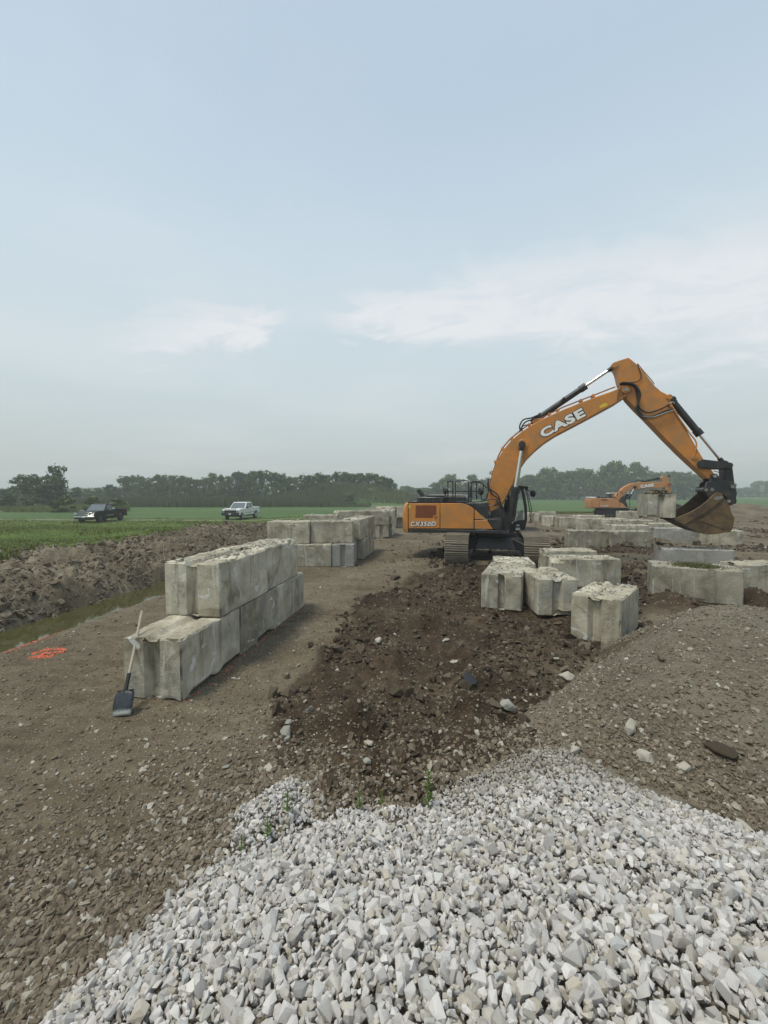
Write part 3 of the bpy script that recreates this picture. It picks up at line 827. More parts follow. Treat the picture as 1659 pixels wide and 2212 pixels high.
# clean limestone chips lost on the soil
n = 5200
rr_ = np.exp(RNG.uniform(math.log(2.0), math.log(16), n)); aa = RNG.uniform(-0.83, 0.83, n)
px_, py_ = rr_ * np.sin(aa), rr_ * np.cos(aa)
dg = np.maximum(pdist(px_, py_, GRAVEL_POLY), pdist(px_, py_, SPUR_POLY))
smk = soil_mask(px_, py_)
prob = 0.06 + 0.35 * np.exp(-np.maximum(-dg, 0) / 0.18) + 0.30 * smk * sstep(fbm(px_, py_, 1.5, 3, s=111), 0.05, .25)
keep = (RNG.random(n) < prob) & (dg < 0.0) & (tcoord(px_, py_) > 1.3)
px_, py_ = px_[keep], py_[keep]
ps = np.clip(RNG.lognormal(math.log(0.017), 0.45, len(px_)), 0.008, 0.045)
scatter('pale_chips', PEBS + SLABS, np.stack([px_, py_, surf(px_, py_) + ps * .25], 1), ps, M['chips'], flat=0.5, label='pale stone chips scattered on the dark dug soil')
# small pebbles all over the earth heap
n = 16000
ha, hb = RNG.uniform(1.6, 9, n), RNG.uniform(1.8, 7.6, n)
hk2 = (sand_h(ha, hb) > ground_h(ha, hb)) & (pdist(ha, hb, GRAVEL_POLY) < 0) & in_view(ha, hb)
ha, hb = ha[hk2], hb[hk2]; hs = np.clip(RNG.lognormal(math.log(.0085), .45, len(ha)), .004, .028)
scatter('heap_pebbles', PEBS, np.stack([ha, hb, surf(ha, hb) + hs * .2], 1), hs, M['dirty_stone_gap_shade'], flat=.5, label='small pebbles covering the earth heap')
# clods of dug soil
a_, b_ = jgrid(-3, 9, 3.0, 12.5, 0.075)
smk = soil_mask(a_, b_); hk = fbm(a_, b_, 1.0, 4, s=121)
keep = (smk > .12) & (RNG.random(len(a_)) < (0.25 + 1.0 * sstep(hk, -.08, .12)) * (.25 + .75 * smk)) & in_view(a_, b_) & (pdist(a_, b_, GRAVEL_POLY) < 0) & (sand_h(a_, b_) < ground_h(a_, b_))
a_, b_ = a_[keep], b_[keep]
cs = np.clip(RNG.lognormal(math.log(0.025), 0.62, len(a_)), 0.008, np.where(b_ < 4.2, .05, .11))
scatter('soil_clods', PEBS + ROCKS[:6], np.stack([a_, b_, surf(a_, b_) + cs * 0.1], 1), cs, M['clod'], label='crumbled clods of dark wet soil')
# clods on the spoil bank
n = 26000
sy_ = np.exp(RNG.uniform(math.log(6), math.log(31), n)); st_ = RNG.uniform(-6.3, -0.9, n)
ax_ = -7.0 + (st_ + (sy_ - 8) * .152) / .988
cs = np.clip(RNG.lognormal(math.log(0.028), 0.62, n), 0.010, 0.15)
keep = in_view(ax_, sy_) & (RNG.random(n) < 0.15 + 0.95 * sstep(fbm(ax_, sy_, .8, 4, s=170), -.08, .15))
ax_, sy_, cs = ax_[keep], sy_[keep], cs[keep]
scatter('bank_clods', PEBS, np.stack([ax_, sy_, ground_h(ax_, sy_) + cs * 0.1], 1), cs, M['spoil_clod'], label='heaped grey brown clods of ditch spoil on the bank')

n = 30000
sy_ = np.exp(RNG.uniform(math.log(10.5), math.log(42), n)); ax_ = RNG.uniform(-.15, .95, n) * sy_
dk = fbm(ax_, sy_, .45, 4, s=190)
keep = (RNG.random(n) < .04 + .9 * sstep(dk, .06, .22) * sstep(ax_, 1.0, 2.5)) & ((ax_ > 0) | (sy_ > 18))
ax_, sy_ = ax_[keep], sy_[keep]; cs = np.clip(RNG.lognormal(math.log(0.04), 0.6, len(ax_)), 0.012, 0.22)
scatter('site_clods', PEBS + ROCKS[:6], np.stack([ax_, sy_, ground_h(ax_, sy_) + cs * .1], 1), cs, M['clod'], flat=.8, label='clods and crumbs of earth over the rutted ground between the block rows')
# water in the ditch, puddles on the site
def sheet(name, pts, z, mat):
    me = bpy.data.meshes.new(name); me.from_pydata([(p[0], p[1], z) for p in pts], [], [tuple(range(len(pts)))]); me.update()
    return link_mesh(name, me, mat)
def tpt(t_, y_): return (-7.0 + (t_ + (y_ - 8) * .152) / .988, y_)
ww = sheet('ditch_water', [tpt(1.35, 2), tpt(1.35, 28), tpt(-1.9, 28), tpt(-1.9, 2)], -0.47, M['muddy_water'])
tag(ww, 'still olive brown water lying in the ditch', kind='structure')

# fibres and dead stems on the bank and soil
def stems(name, P0, length, rad_, mat, lay=0.25, curl=0.5, label=None):
    Vs, Fs, Ts = [], [], []
    n = len(P0); b = 0
    for k in range(n):
        yaw = RNG.uniform(0, 6.28); el = abs(RNG.normal(0, lay)); L = length[k]
        p = np.array(P0[k]); tint = RNG.random(); pts = [p]
        for s in range(4):
            d = np.array([math.cos(yaw) * math.cos(el), math.sin(yaw) * math.cos(el), math.sin(el)])
            p = p + d * L / 4; pts.append(p); el -= RNG.uniform(0, .35); yaw += RNG.normal(0, curl)
        for s, p in enumerate(pts):
            w_ = rad_ * (1 - 0.15 * s)
            Vs += [p + np.array([w_, 0, 0]), p + np.array([-w_ * .5, w_ * .87, 0]), p + np.array([-w_ * .3, -w_ * .5, w_])]
            Ts += [tint] * 3
        for s in range(4):
            for q in range(3):
                a = b + s * 3 + q; c_ = b + s * 3 + (q + 1) % 3
                Fs += [(a, c_, c_ + 3), (a, c_ + 3, a + 3)]
        b += 15
    me = np_mesh(name, np.array(Vs), np.array(Fs)); set_attr(me, 'tint', Ts)
    o = link_mesh(name, me, mat); tag(o, label, kind='stuff'); return o
n = 900
sy_ = np.exp(RNG.uniform(math.log(6.5), math.log(22), n)); st_ = RNG.uniform(-6.0, -0.9, n)
ax_ = -7.0 + (st_ + (sy_ - 8) * .152) / .988
stems('dead_stems', np.stack([ax_, sy_, ground_h(ax_, sy_) + .06], 1), RNG.uniform(.15, .6, n), 0.008, M['straw'], .35, .35, 'dry straw coloured stems and roots tangled in the ditch spoil')
n = 70
a_ = RNG.uniform(-2, 4, n); b_ = RNG.uniform(3.4, 9, n)
stems('dead_roots', np.stack([a_, b_, surf(a_, b_) + .01], 1), RNG.uniform(.08, .35, n), 0.004, M['straw'], .15, .4, 'thin pale root fibres lying on the dug soil')

# grass on the field side of the bank
n = 75000
sy_ = np.exp(RNG.uniform(math.log(9), math.log(50), n)); ax_ = -RNG.uniform(0.0, 1.03, n) * sy_
tq = tcoord(ax_, sy_) + 0.8 * fbm(ax_, sy_, .6, 3, s=33)
tq = tq - 1.1 * sstep(sy_, 20, 12)
keep = (tq < -6.2) & (np.abs(sy_ - (46.3 - 0.06 * (ax_ + 20))) > 1.0) | ((sy_ > 35) & (ax_ < -5) & (sy_ < 45))
ax_, sy_ = ax_[keep], sy_[keep]; n = len(ax_)
gz_ = ground_h(ax_, sy_) - 0.01
patchy = 0.6 + 1.3 * sstep(fbm(ax_, sy_, .35, 3, s=131), -.1, .25)
hl = RNG.uniform(.04, .12, n) * patchy; th = RNG.uniform(0, 6.28, n); w_ = 0.012 + 0.0009 * sy_
lean = RNG.normal(0, .35, (n, 2)) * hl[:, None]
B0 = np.stack([ax_ + np.cos(th) * w_, sy_ + np.sin(th) * w_, gz_], 1); B1 = np.stack([ax_ - np.cos(th) * w_, sy_ - np.sin(th) * w_, gz_], 1)
T0 = np.stack([ax_ + lean[:, 0], sy_ + lean[:, 1], gz_ + hl], 1)
me = np_mesh('grass', np.stack([B0, B1, T0], 1).reshape(-1, 3), np.arange(n * 3).reshape(-1, 3))
tint = np.clip(0.5 + 1.2 * fbm(ax_, sy_, .25, 4, s=132) + RNG.normal(0, .18, n), 0, .99)
set_attr(me, 'tint', np.repeat(tint, 3))
tag(link_mesh('grass', me, M['grass_blade']), 'short rough green grass between the ditch bank and the farm track', kind='stuff')

# orange spray paint: thin flakes of colour laid on the ground
def paint(name, label, pts, width, dens, seed, group=None):
    rg = np.random.default_rng(seed); Vs = []
    for i in range(len(pts) - 1):
        (ax, ay), (bx, by) = pts[i], pts[i + 1]
        L = math.hypot(bx - ax, by - ay); m_ = int(L * dens)
        u = rg.random(m_); off = rg.normal(0, width, m_)
        cx_ = ax + (bx - ax) * u - (by - ay) / L * off; cy_ = ay + (by - ay) * u + (bx - ax) / L * off
        Vs.append(np.stack([cx_, cy_], 1))
    C = np.concatenate(Vs); s = rg.uniform(.003, .017, len(C)); th = rg.uniform(0, 6.28, len(C)); out = []
    for k in range(4):
        a = th + k * math.pi / 2
        xx = C[:, 0] + np.cos(a) * s; yy = C[:, 1] + np.sin(a) * s
        out.append(np.stack([xx, yy, surf(xx, yy) + 0.004 + rg.random() * 0.002], 1))
    me = np_mesh(name, np.stack(out, 1).reshape(-1, 3), np.arange(len(C) * 4).reshape(-1, 4))
    o = link_mesh(name, me, M['spray_paint']); tag(o, label, 'spray paint' if name == 'paint_mark' else None, group, None if name == 'paint_mark' else 'stuff'); return o
paint('paint_mark', 'dense orange spray painted smear on bare dirt left of the shovel', W([(68, 1416), (80, 1411), (95, 1404), (125, 1402), (140, 1407), (128, 1412), (105, 1411), (88, 1414), (112, 1419), (85, 1422), (66, 1420)]), 0.034, 300, 1)
paint('paint_line', 'long faint orange sprayed line along the near ditch edge', W([(8, 1412), (45, 1398), (120, 1368), (165, 1345), (230, 1315), (290, 1298), (345, 1283)]), 0.03, 120, 3)
paint('paint_line', 'thin orange sprayed line at the foot of the near block wall', W([(396, 1520), (460, 1478), (520, 1424), (600, 1357), (657, 1312)]), 0.012, 25, 4)
# ------------------------------------------------------------------ cast concrete blocks
def block(label, pa, pb, z0=0.0, L=1.5, D=0.76, H=0.76, at='base', mat='concrete', seed=1, cell=0.06, group=None, tilt=(0, 0), topgroove=False, wear=1.0,
          sides=0, side_w=0.1, rows='blocks left standing on the site', world=None, yaw=None, endgroove=True):
    """pa, pb: two points of the front edge (foot or top); L runs along that edge, D away from it"""
    zz = z0 + (H if at == 'top' else 0)
    if world: A_ = Vector((world[0], world[1], 0)); d = Vector((math.cos(yaw), math.sin(yaw), 0))
    else:
        A_ = G(*pa, zz); B_ = G(*pb, zz); d = (B_ - A_); d.z = 0; d.normalize()
        A_.z = 0
    n = Vector((-d.y, d.x, 0))
    if n.dot(A_) < 0 and not world: n = -n
    c = A_ + d * L / 2 + n * D / 2
    longx = L >= D
    lx, ly = (L, D) if longx else (D, L)
    yaw_ = math.atan2(d.y, d.x) if longx else math.atan2(n.y, n.x)
    rs = random.Random(seed); off = Vector((seed * 3.7, seed * 1.3, seed * 7.1))
    g, gd = 0.110, 0.095
    def axis_pts(h, special):
        m = max(2, int(round(2 * h / cell)))
        s = {round(-h + 2 * h * i / m, 4) for i in range(m + 1)}
        out = sorted(s)
        for q in special:
            out = [v for v in out if abs(v - q) > cell * .45 or abs(abs(v) - h) < 1e-6] + [q]
        return sorted(out)
    hx, hy = lx / 2, ly / 2
    e = 0.022
    ysp = [-g, -g * .45, g * .45, g, -hy + e, hy - e] if endgroove else [-hy + e, hy - e]
    X_ = axis_pts(hx, [-hx + e, hx - e]); Y_ = axis_pts(hy, ysp); Z_ = [v + H / 2 for v in axis_pts(H / 2, [-H / 2 + e, H / 2 - e])]
    nx, ny, nz = len(X_), len(Y_), len(Z_)
    idx = {}; V = []
    def vid(i, j, k):
        key = (i, j, k)
        if key in idx: return idx[key]
        x, y, z = X_[i], Y_[j], Z_[k]
        ex = min(abs(abs(x) - hx), 9); ey = abs(abs(y) - hy); ez = min(z, H - z)
        P = Vector((x, y, z)); q = P + off
        # chamfered, chipped edges
        on = (ex < 1e-6) + (ey < 1e-6) + (ez < 1e-6)
        chip = mnoise.noise(q * 5.5) + .6 * mnoise.noise(q * 13)
        cut = 0.010 + 0.032 * wear * max(0, chip) ** 1.2
        if on >= 2:
            if ex < 1e-6: x -= math.copysign(cut, x)
            if ey < 1e-6: y -= math.copysign(cut, y)
            if ez < 1e-6: z += cut if z < H / 2 else -cut
        if on >= 1:
            big = mnoise.noise(q * 1.6)
            if big > .32 and (ez < cell * 1.6) and (ex < cell * 1.6 or ey < cell * 1.6):
                k_ = (big - .32) * .22 * wear
                x -= math.copysign(k_, x); y -= math.copysign(k_, y) * .8; z += k_ if z < H / 2 else -k_
        if endgroove and abs(P.x) > hx - 0.001 and abs(P.y) <= g + 1e-6:
            dep = gd if abs(P.y) <= g * .46 else 0.0
            x -= math.copysign(dep, x)
        if topgroove and z > H - 0.03 and abs(P.y) <= g * .8: z -= 0.05
        nn = mnoise.noise(q * 3.1) * .5 + mnoise.noise(q * 8.7) * .3 + mnoise.noise(q * 19) * .2
        amp = 0.008
        if P.z > H - .001: amp = 0.030
        dx = nn * amp
        if ex < 1e-6: x += math.copysign(dx * .8, x)
        if ey < 1e-6: y += math.copysign(dx * .8, y)
        if P.z > H - .001: z += dx * wear
        idx[key] = len(V); V.append((x, y, z)); return idx[key]
    F = []
    for i in range(nx - 1):
        for j in range(ny - 1):
            F.append((vid(i, j, nz - 1), vid(i + 1, j, nz - 1), vid(i + 1, j + 1, nz - 1), vid(i, j + 1, nz - 1)))
            F.append((vid(i, j, 0), vid(i, j + 1, 0), vid(i + 1, j + 1, 0), vid(i + 1, j, 0)))
    for k in range(nz - 1):
        for i in range(nx - 1):
            F.append((vid(i, 0, k), vid(i + 1, 0, k), vid(i + 1, 0, k + 1), vid(i, 0, k + 1)))
            F.append((vid(i, ny - 1, k), vid(i, ny - 1, k + 1), vid(i + 1, ny - 1, k + 1), vid(i + 1, ny - 1, k)))
        for j in range(ny - 1):
            F.append((vid(0, j, k), vid(0, j, k + 1), vid(0, j + 1, k + 1), vid(0, j + 1, k)))
            F.append((vid(nx - 1, j, k), vid(nx - 1, j + 1, k), vid(nx - 1, j + 1, k + 1), vid(nx - 1, j, k + 1)))
    me = bpy.data.meshes.new('concrete_block'); me.from_pydata(V, [], F); me.update()
    me.polygons.foreach_set('use_smooth', [True] * len(me.polygons)); me.set_sharp_from_angle(angle=math.radians(24))
    o = link_mesh('concrete_block', me, M[mat])
    o.location = (c.x, c.y, z0); o.rotation_euler = (tilt[0], tilt[1], yaw_)
    tag(o, label, 'concrete block', group or rows)
    BLOCKS.append((o, lx, ly, H, z0, c.copy(), yaw_))
    return o
BLOCKS = []
RA = 'blocks of the near left two course wall'
# near left wall: three in the lower course, two on top
ua = Vector((0.152, 0.988, 0)).normalized(); na = Vector((-ua.y, ua.x, 0))
P0 = G(394, 1518); P0.z = 0
def wall_block(label, dist, z0, L, seed, side=0.0, **k):
    A_ = P0 + ua * dist + na * side
    # front edge runs along the wall, body lies to the left of it
    return block(label, None, None, z0, L, k.pop('D_', 0.78), 0.76, world=(A_.x, A_.y), yaw=math.atan2(ua.y, ua.x), seed=seed, group=RA, **k)
wall_block('grooved grey concrete block in the lower course behind the leaning shovel', 0.0, 0, 1.40, 35, topgroove=True, cell=.042, wear=1.3, mat='concrete_pale')
wall_block('middle block of the near wall lower course right under the upper joint', 1.41, 0, 1.40, 4, cell=.05)
wall_block('far end block of the near wall lower course', 2.82, 0, 1.40, 5, cell=.05)
wall_block('big pale end block set back on top of the near wall, facing the camera', 0.86, .765, 1.52, 6, side=-.01, D_=.86, topgroove=True, cell=.042, wear=1.2, mat='concrete_pale')
wall_block('rust streaked rear block on top of the near wall', 2.40, .765, 1.52, 7, side=.02, cell=.05, wear=1.3, mat='concrete_pale')

RB = 'blocks of the square stack behind the near wall'
def b5(x, y): return (530.9 + .22 * x, 1061.8 + .22 * y)
B1 = block('lower left block of the square stack, white scrapes low on its face', b5(422, 742), b5(832, 742), 0, 1.44, .76, .76, seed=11, group=RB, mat='concrete')
B2 = block('bluish end-on corner block at the foot of the square stack', b5(845, 740), b5(1055, 740), 0, .76, 1.55, .76, seed=12, group=RB, mat='concrete_cool')
def cont(o_l, yaw_add=0): pass
def fromw(label, x_, y_, ang_deg, L, D, z0, seed, grp, **k):
    return block(label, None, None, z0, L, D, k.pop('H', .76), world=(x_, y_), yaw=math.radians(ang_deg), seed=seed, group=grp, **k)
cB2 = G(763, 1225)
ub = (G(809, 1190.5) - cB2); ub.z = 0; ub.normalize(); ubang = math.degrees(math.atan2(ub.y, ub.x))
q = cB2 + ub * 1.60
fromw('second lower block along the right side of the square stack', q.x, q.y, ubang, 1.45, .76, 0, 13, RB)
q = cB2 + ub * 3.07
fromw('last lower block at the far right corner of the square stack', q.x, q.y, ubang, .76, 1.5, 0, 14, RB, mat='concrete_pale')
block('upper left block at the front of the square stack with white top edge', b5(212, 512), b5(625, 512), .765, 1.44, .76, .76, seed=15, group=RB)
block('upper right front block of the square stack with a long white scrape', b5(636, 507), b5(1062, 507), .765, 1.46, .80, .76, seed=16, group=RB, wear=1.4)
cT = G(*b5(1075, 505), .765)
q = cT + ub * 0.84
fromw('upper side block right behind the front corner of the square stack', q.x, q.y, ubang, 1.45, .78, .765, 17, RB, mat='concrete_pale', wear=1.3)
q = cT + ub * 2.31
fromw('rounded upper block at the far right corner of the square stack', q.x, q.y, ubang, 1.42, .78, .765, 18, RB, wear=1.3)
block('low slab topped block just showing over the square stack front', b5(565, 232), b5(945, 232), .765, 1.5, .76, .76, at='top', seed=19, group=RB, mat='concrete_pale')
# filler inside the square, hidden lower blocks that carry the upper one
q = G(*b5(565, 232), 1.525)
fromw('lower block under the slab topped one at the back of the square stack', q.x, q.y, 0, 1.5, .74, 0, 20, RB)

RC = 'blocks of the third stack beside the excavator tail'
cC = G(838, 1164)
block('lower end-on block of the third stack left of the excavator tail', (809, 1164), (838, 1164), 0, .76, 1.5, .76, seed=21, group=RC, mat='concrete_pale')
uc = (G(857, 1151) - cC); uc.z = 0; uc.normalize(); ucang = math.degrees(math.atan2(uc.y, uc.x))
q = cC + uc * 1.53
fromw('lower rear block of the third stack', q.x, q.y, ucang, 1.45, .76, 0, 22, RC)
block('wide upper front block of the third stack', (779, 1134), (840, 1134), .765, 1.55, .76, .76, seed=23, group=RC)
q = G(841, 1134, .765) + uc * .80
fromw('upper side block at the right of the third stack', q.x, q.y, ucang, 1.5, .76, .765, 24, RC, mat='concrete_pale')
block('upper left block of the third stack, mostly hidden by the square stack', (720, 1134), (778, 1134), .765, 1.5, .76, .76, seed=25, group=RC)
block('lower left block of the third stack behind the square stack', (745, 1165), (806, 1165), 0, 1.5, .76, .76, seed=26, group=RC)
RD = 'blocks of the farthest left stack'
block('upper block peeping out left of the excavator counterweight', (857, 1118), (872, 1118), .765, 1.45, .76, .76, seed=31, group=RD)
block('lower block beside the excavator counterweight', (857, 1139), (872, 1139), 0, 1.45, .76, .76, seed=32, group=RD)
block('long pale upper block of the farthest stack seen over the third stack', (812, 1117), (856, 1118), .765, 1.45, .76, .76, seed=33, group=RD, mat='concrete_pale')
block('lower block of the farthest stack hidden behind the third stack', (812, 1139), (856, 1139), 0, 1.45, .76, .76, seed=34, group=RD)

RE = 'loose blocks in the middle right foreground'
block('left block of the loose foreground group, end towards the camera', (1039, 1313), (1127, 1322), 0, .84, 1.62, .76, seed=41, group=RE, cell=.05, wear=1.3)
_a, _b = G(1039, 1313), G(1127, 1322); _d = (_b - _a).normalized(); _q = _a + Vector((-_d.y, _d.x, 0)) * 1.68 + _d * .12
fromw('block lying behind the left one with rubble on its top', _q.x, _q.y, math.degrees(math.atan2(_d.y, _d.x)) + 12, .95, 1.1, 0, 42, RE, wear=1.4, H=.74)
block('middle end-on block of the loose foreground group with a pale zigzag scrape', (1161, 1330), (1249, 1331), 0, .80, 1.42, .76, seed=43, group=RE, cell=.05, topgroove=True, wear=1.3)
block('nearest loose block, grooved and rubble topped, beside the earth heap', (1232, 1378), (1277, 1388), 0, .76, 1.42, .78, seed=44, group=RE, cell=.045, wear=1.5, topgroove=True)
block('long block behind the middle ones with a dark hole stain in its face', (1193, 1207), (1334, 1208), 0, 1.8, .76, .76, at='top', seed=45, group=RE, cell=.06, wear=1.1)
block('thin pale slab topped block behind the stained long one', (1182, 1190), (1279, 1190), 0, 1.55, .76, .72, at='top', seed=46, group=RE)

RF = 'blocks standing at the right of the picture'
block('large block with grass growing on top, right of centre', (1408, 1292), (1585, 1309), 0, 1.70, .95, .78, seed=51, group=RF, cell=.05, tilt=(0, 0), wear=1.2)
block('block running off the right edge behind the grassy one', (1603, 1283), (1690, 1283), 0, 1.6, .76, .72, seed=52, group=RF, cell=.06, mat='concrete_pale')
block('cool grey half buried slab block behind the grassy one', (1436, 1186), (1580, 1189), 0, 1.98, .76, .72, at='top', seed=53, group=RF, mat='concrete_cool')
RH = 'blocks of the right hand middle row'
block('left block of the middle row with a notched left edge', (1228, 1183), (1317, 1185), 0, 1.84, .76, .78, seed=61, group=RH)
block('second block of the middle row with a paler chipped top', (1319, 1186), (1408, 1186), 0, 1.84, .76, .78, seed=62, group=RH, wear=1.4)
block('bluish third block of the middle row left of the bucket', (1417, 1174), (1509, 1175), 0, 2.05, .76, .76, seed=63, group=RH, mat='concrete_cool')
block('last block of the middle row below the excavator bucket', (1510, 1176), (1583, 1179), 0, 1.7, .76, .72, seed=64, group=RH)
block('rubble strewn block in the second rank behind the middle row', (1328, 1135), (1400, 1135), 0, 1.9, .9, .74, at='top', seed=65, group=RH, wear=1.5)
block('flat topped block in the second rank behind the bluish one', (1405, 1131), (1490, 1132), 0, 2.0, .9, .74, at='top', seed=66, group=RH, wear=1.4, mat='concrete_pale')
block('broad topped block in the third rank under the carried block', (1340, 1124), (1425, 1124), 0, 2.2, .9, .74, at='top', seed=67, group=RH, wear=1.4)
block('third rank block just left of the bucket teeth', (1430, 1122), (1500, 1122), 0, 1.9, .9, .74, at='top', seed=68, group=RH, mat='concrete_pale')
RJ = 'blocks of the far rows beyond the excavator'
block('pale left end block of the far row right of the cab', (1186, 1138), (1209, 1138), 0, .80, 1.5, .76, seed=71, group=RJ, mat='concrete_pale')
block('second block of the far row, narrow and dark jointed', (1211, 1139), (1242, 1139), 0, .95, .8, .72, seed=72, group=RJ)
block('stepped block in the middle of the far row', (1246, 1145), (1296, 1146), 0, 1.5, .8, .78, seed=73, group=RJ)
block('far row block with a shadowed right joint', (1297, 1146), (1330, 1146), 0, 1.0, .8, .74, seed=74, group=RJ, mat='concrete_pale')
block('long low block behind the far row, top only showing', (1240, 1114), (1300, 1114), 0, 2.4, .8, .74, at='top', seed=75, group=RJ, mat='concrete_pale')
block('green stained block in front of the distant excavator tracks', (1340, 1123), (1386, 1123), 0, 1.75, .8, .80, seed=76, group=RJ, mat='concrete_pale')
block('left one of two distant blocks beside the cab door', (1143, 1127), (1163, 1127), 0, .85, 1.5, .76, seed=77, group=RJ, mat='concrete_pale')
block('right one of two distant blocks beside the cab door', (1165, 1125), (1198, 1125), 0, 1.5, .8, .80, seed=78, group=RJ, mat='concrete_pale')
block('end block of the far row behind the stepped one', (1300, 1120), (1338, 1120), 0, 1.7, .8, .74, at='top', seed=79, group=RJ)
block('carried grooved block balanced on the bucket teeth in mid air', cA((-345, 1140)), cA((235, 1150)), 0, .80, 1.45, .78, seed=81, group='block lifted by the excavator') if False else None

# rubble lying on the block tops
pos, siz = [], []
for (o, lx, ly, H, z0, c, yaw_) in BLOCKS:
    d_ = c.length
    m_ = int(lx * ly * (115 if d_ < 13 else 45))
    hasup = any(b is not o and abs(b.location.z - (z0 + .765)) < .05 and (Vector((b.location.x, b.location.y, 0)) - Vector((c.x, c.y, 0))).length < 1.1 for (b, *_r) in BLOCKS)
    if hasup and d_ > 6: continue
    for _ in range(m_):
        u, v = random.uniform(-.47, .47) * lx, random.uniform(-.46, .46) * ly
        w_ = Vector((c.x + u * math.cos(yaw_) - v * math.sin(yaw_), c.y + u * math.sin(yaw_) + v * math.cos(yaw_)))
        if hasup and (w_ - Vector((P0.x, P0.y))).dot(Vector((ua.x, ua.y))) > .84: continue
        s_ = min(.05, random.lognormvariate(math.log(.0115), .6)) * (1 + d_ / 25)
        pos.append((w_.x, w_.y, z0 + H + s_ * .1)); siz.append(s_)
scatter('block_rubble', PEBS + SLABS, np.array(pos), np.array(siz), M['chips'], flat=.45, label='broken chips and grit lying on top of the concrete blocks')
# grass tuft on the grassy block
gb = next(b for b in BLOCKS if 'grass growing' in b[0]['label'])
o, lx, ly, H, z0, c, yaw_ = gb
n = 2200
u = np.clip(RNG.normal(0.02, .20, n), -.75, .75) * 1.0; v = np.clip(RNG.normal(-.15, .14, n), -.44, .44)
gxx = c.x + u * math.cos(yaw_) - v * math.sin(yaw_); gyy = c.y + u * math.sin(yaw_) + v * math.cos(yaw_)
zt = z0 + H; hl = RNG.uniform(.03, .10, n); le = RNG.normal(0, .05, (n, 2))
B0 = np.stack([gxx - .006, gyy, np.full(n, zt)], 1); B1_ = np.stack([gxx + .006, gyy, np.full(n, zt)], 1); T0 = np.stack([gxx + le[:, 0], gyy + le[:, 1], zt + hl], 1)
me = np_mesh('moss_grass', np.stack([B0, B1_, T0], 1).reshape(-1, 3), np.arange(n * 3).reshape(-1, 3)); set_attr(me, 'tint', np.repeat(RNG.random(n), 3))
leafy('moss_leaf', (0.075, 0.085, 0.030), (0.20, 0.20, 0.09))
tag(link_mesh('moss_grass', me, M['moss_leaf']), 'tangled low grass and moss growing on the top of a block', kind='stuff')
mpos = np.stack([gxx[:260], gyy[:260], np.full(260, zt + .01)], 1)
scatter('moss_soil', PEBS, mpos, RNG.uniform(.012, .03, 260), M['spoil_clod'], label='clump of dark soil under the grass on the block')
# ------------------------------------------------------------------ excavators
EXC = Vector((4.3, 15.9, 0)); EYAW = math.radians(-20)
def make_frame(C, yaw):
    ex = Vector((math.cos(yaw), math.sin(yaw), 0)); ey = Vector((-math.sin(yaw), math.cos(yaw), 0))
    def PL(p, yl):
        d = ray(*p); t_ = (yl - (EYE - C).dot(ey)) / d.dot(ey)
        q = EYE + d * t_ - C
        return (q.dot(ex), q.z)
    return PL
def poly(PL, conv, pts, yl): return [PL(conv(p), yl) for p in pts]

def text_mesh(body, size, bold, extr, shear=0.0, spacing=1.0):
    cu = bpy.data.curves.new('txt', 'FONT'); cu.body = body; cu.size = size; cu.offset = bold; cu.extrude = extr; cu.shear = shear
    cu.space_character = spacing; cu.align_x = 'LEFT'; cu.resolution_u = 4
    o = bpy.data.objects.new('txt', cu); col.objects.link(o)
    dg = bpy.context.evaluated_depsgraph_get(); dg.update()
    me = bpy.data.meshes.new_from_object(o.evaluated_get(dg))
    bpy.data.objects.remove(o); bpy.data.curves.remove(cu)
    return me
def lettering(name, body, p0, p1, y, height, parent, shear=0.0, bold=0.05, edge=0.03, label=None):
    """letters from p0 to p1 (x, z) on the plane y (facing -y), stretched to that width and height"""
    dx, dz = p1[0] - p0[0], p1[1] - p0[1]; Lw = math.hypot(dx, dz); ca, sa_ = dx / Lw, dz / Lw
    ref = text_mesh(body, 1.0, bold, 0.0, shear, 1.12)
    xs = [v.co.x for v in ref.vertices]; ys = [v.co.y for v in ref.vertices]
    x0, x1, y0, y1 = min(xs), max(xs), min(ys), max(ys)
    for kind, b_, yy, mt, nm in (('edge', bold + edge, y, 'letter_edge', name + '_outline'), ('face', bold, y - 0.006, 'letter_white', name)):
        me = text_mesh(body, 1.0, b_, 0.004, shear, 1.12)
        for v in me.vertices:
            u = (v.co.x - x0) / (x1 - x0) * Lw; w_ = (v.co.y - y0) / (y1 - y0) * height
            v.co = (p0[0] + u * ca - w_ * sa_, yy + v.co.z * (-0.6), p0[1] + u * sa_ + w_ * ca)
        o = link_mesh(nm, me, M[mt], parent)
    bpy.data.meshes.remove(ref)

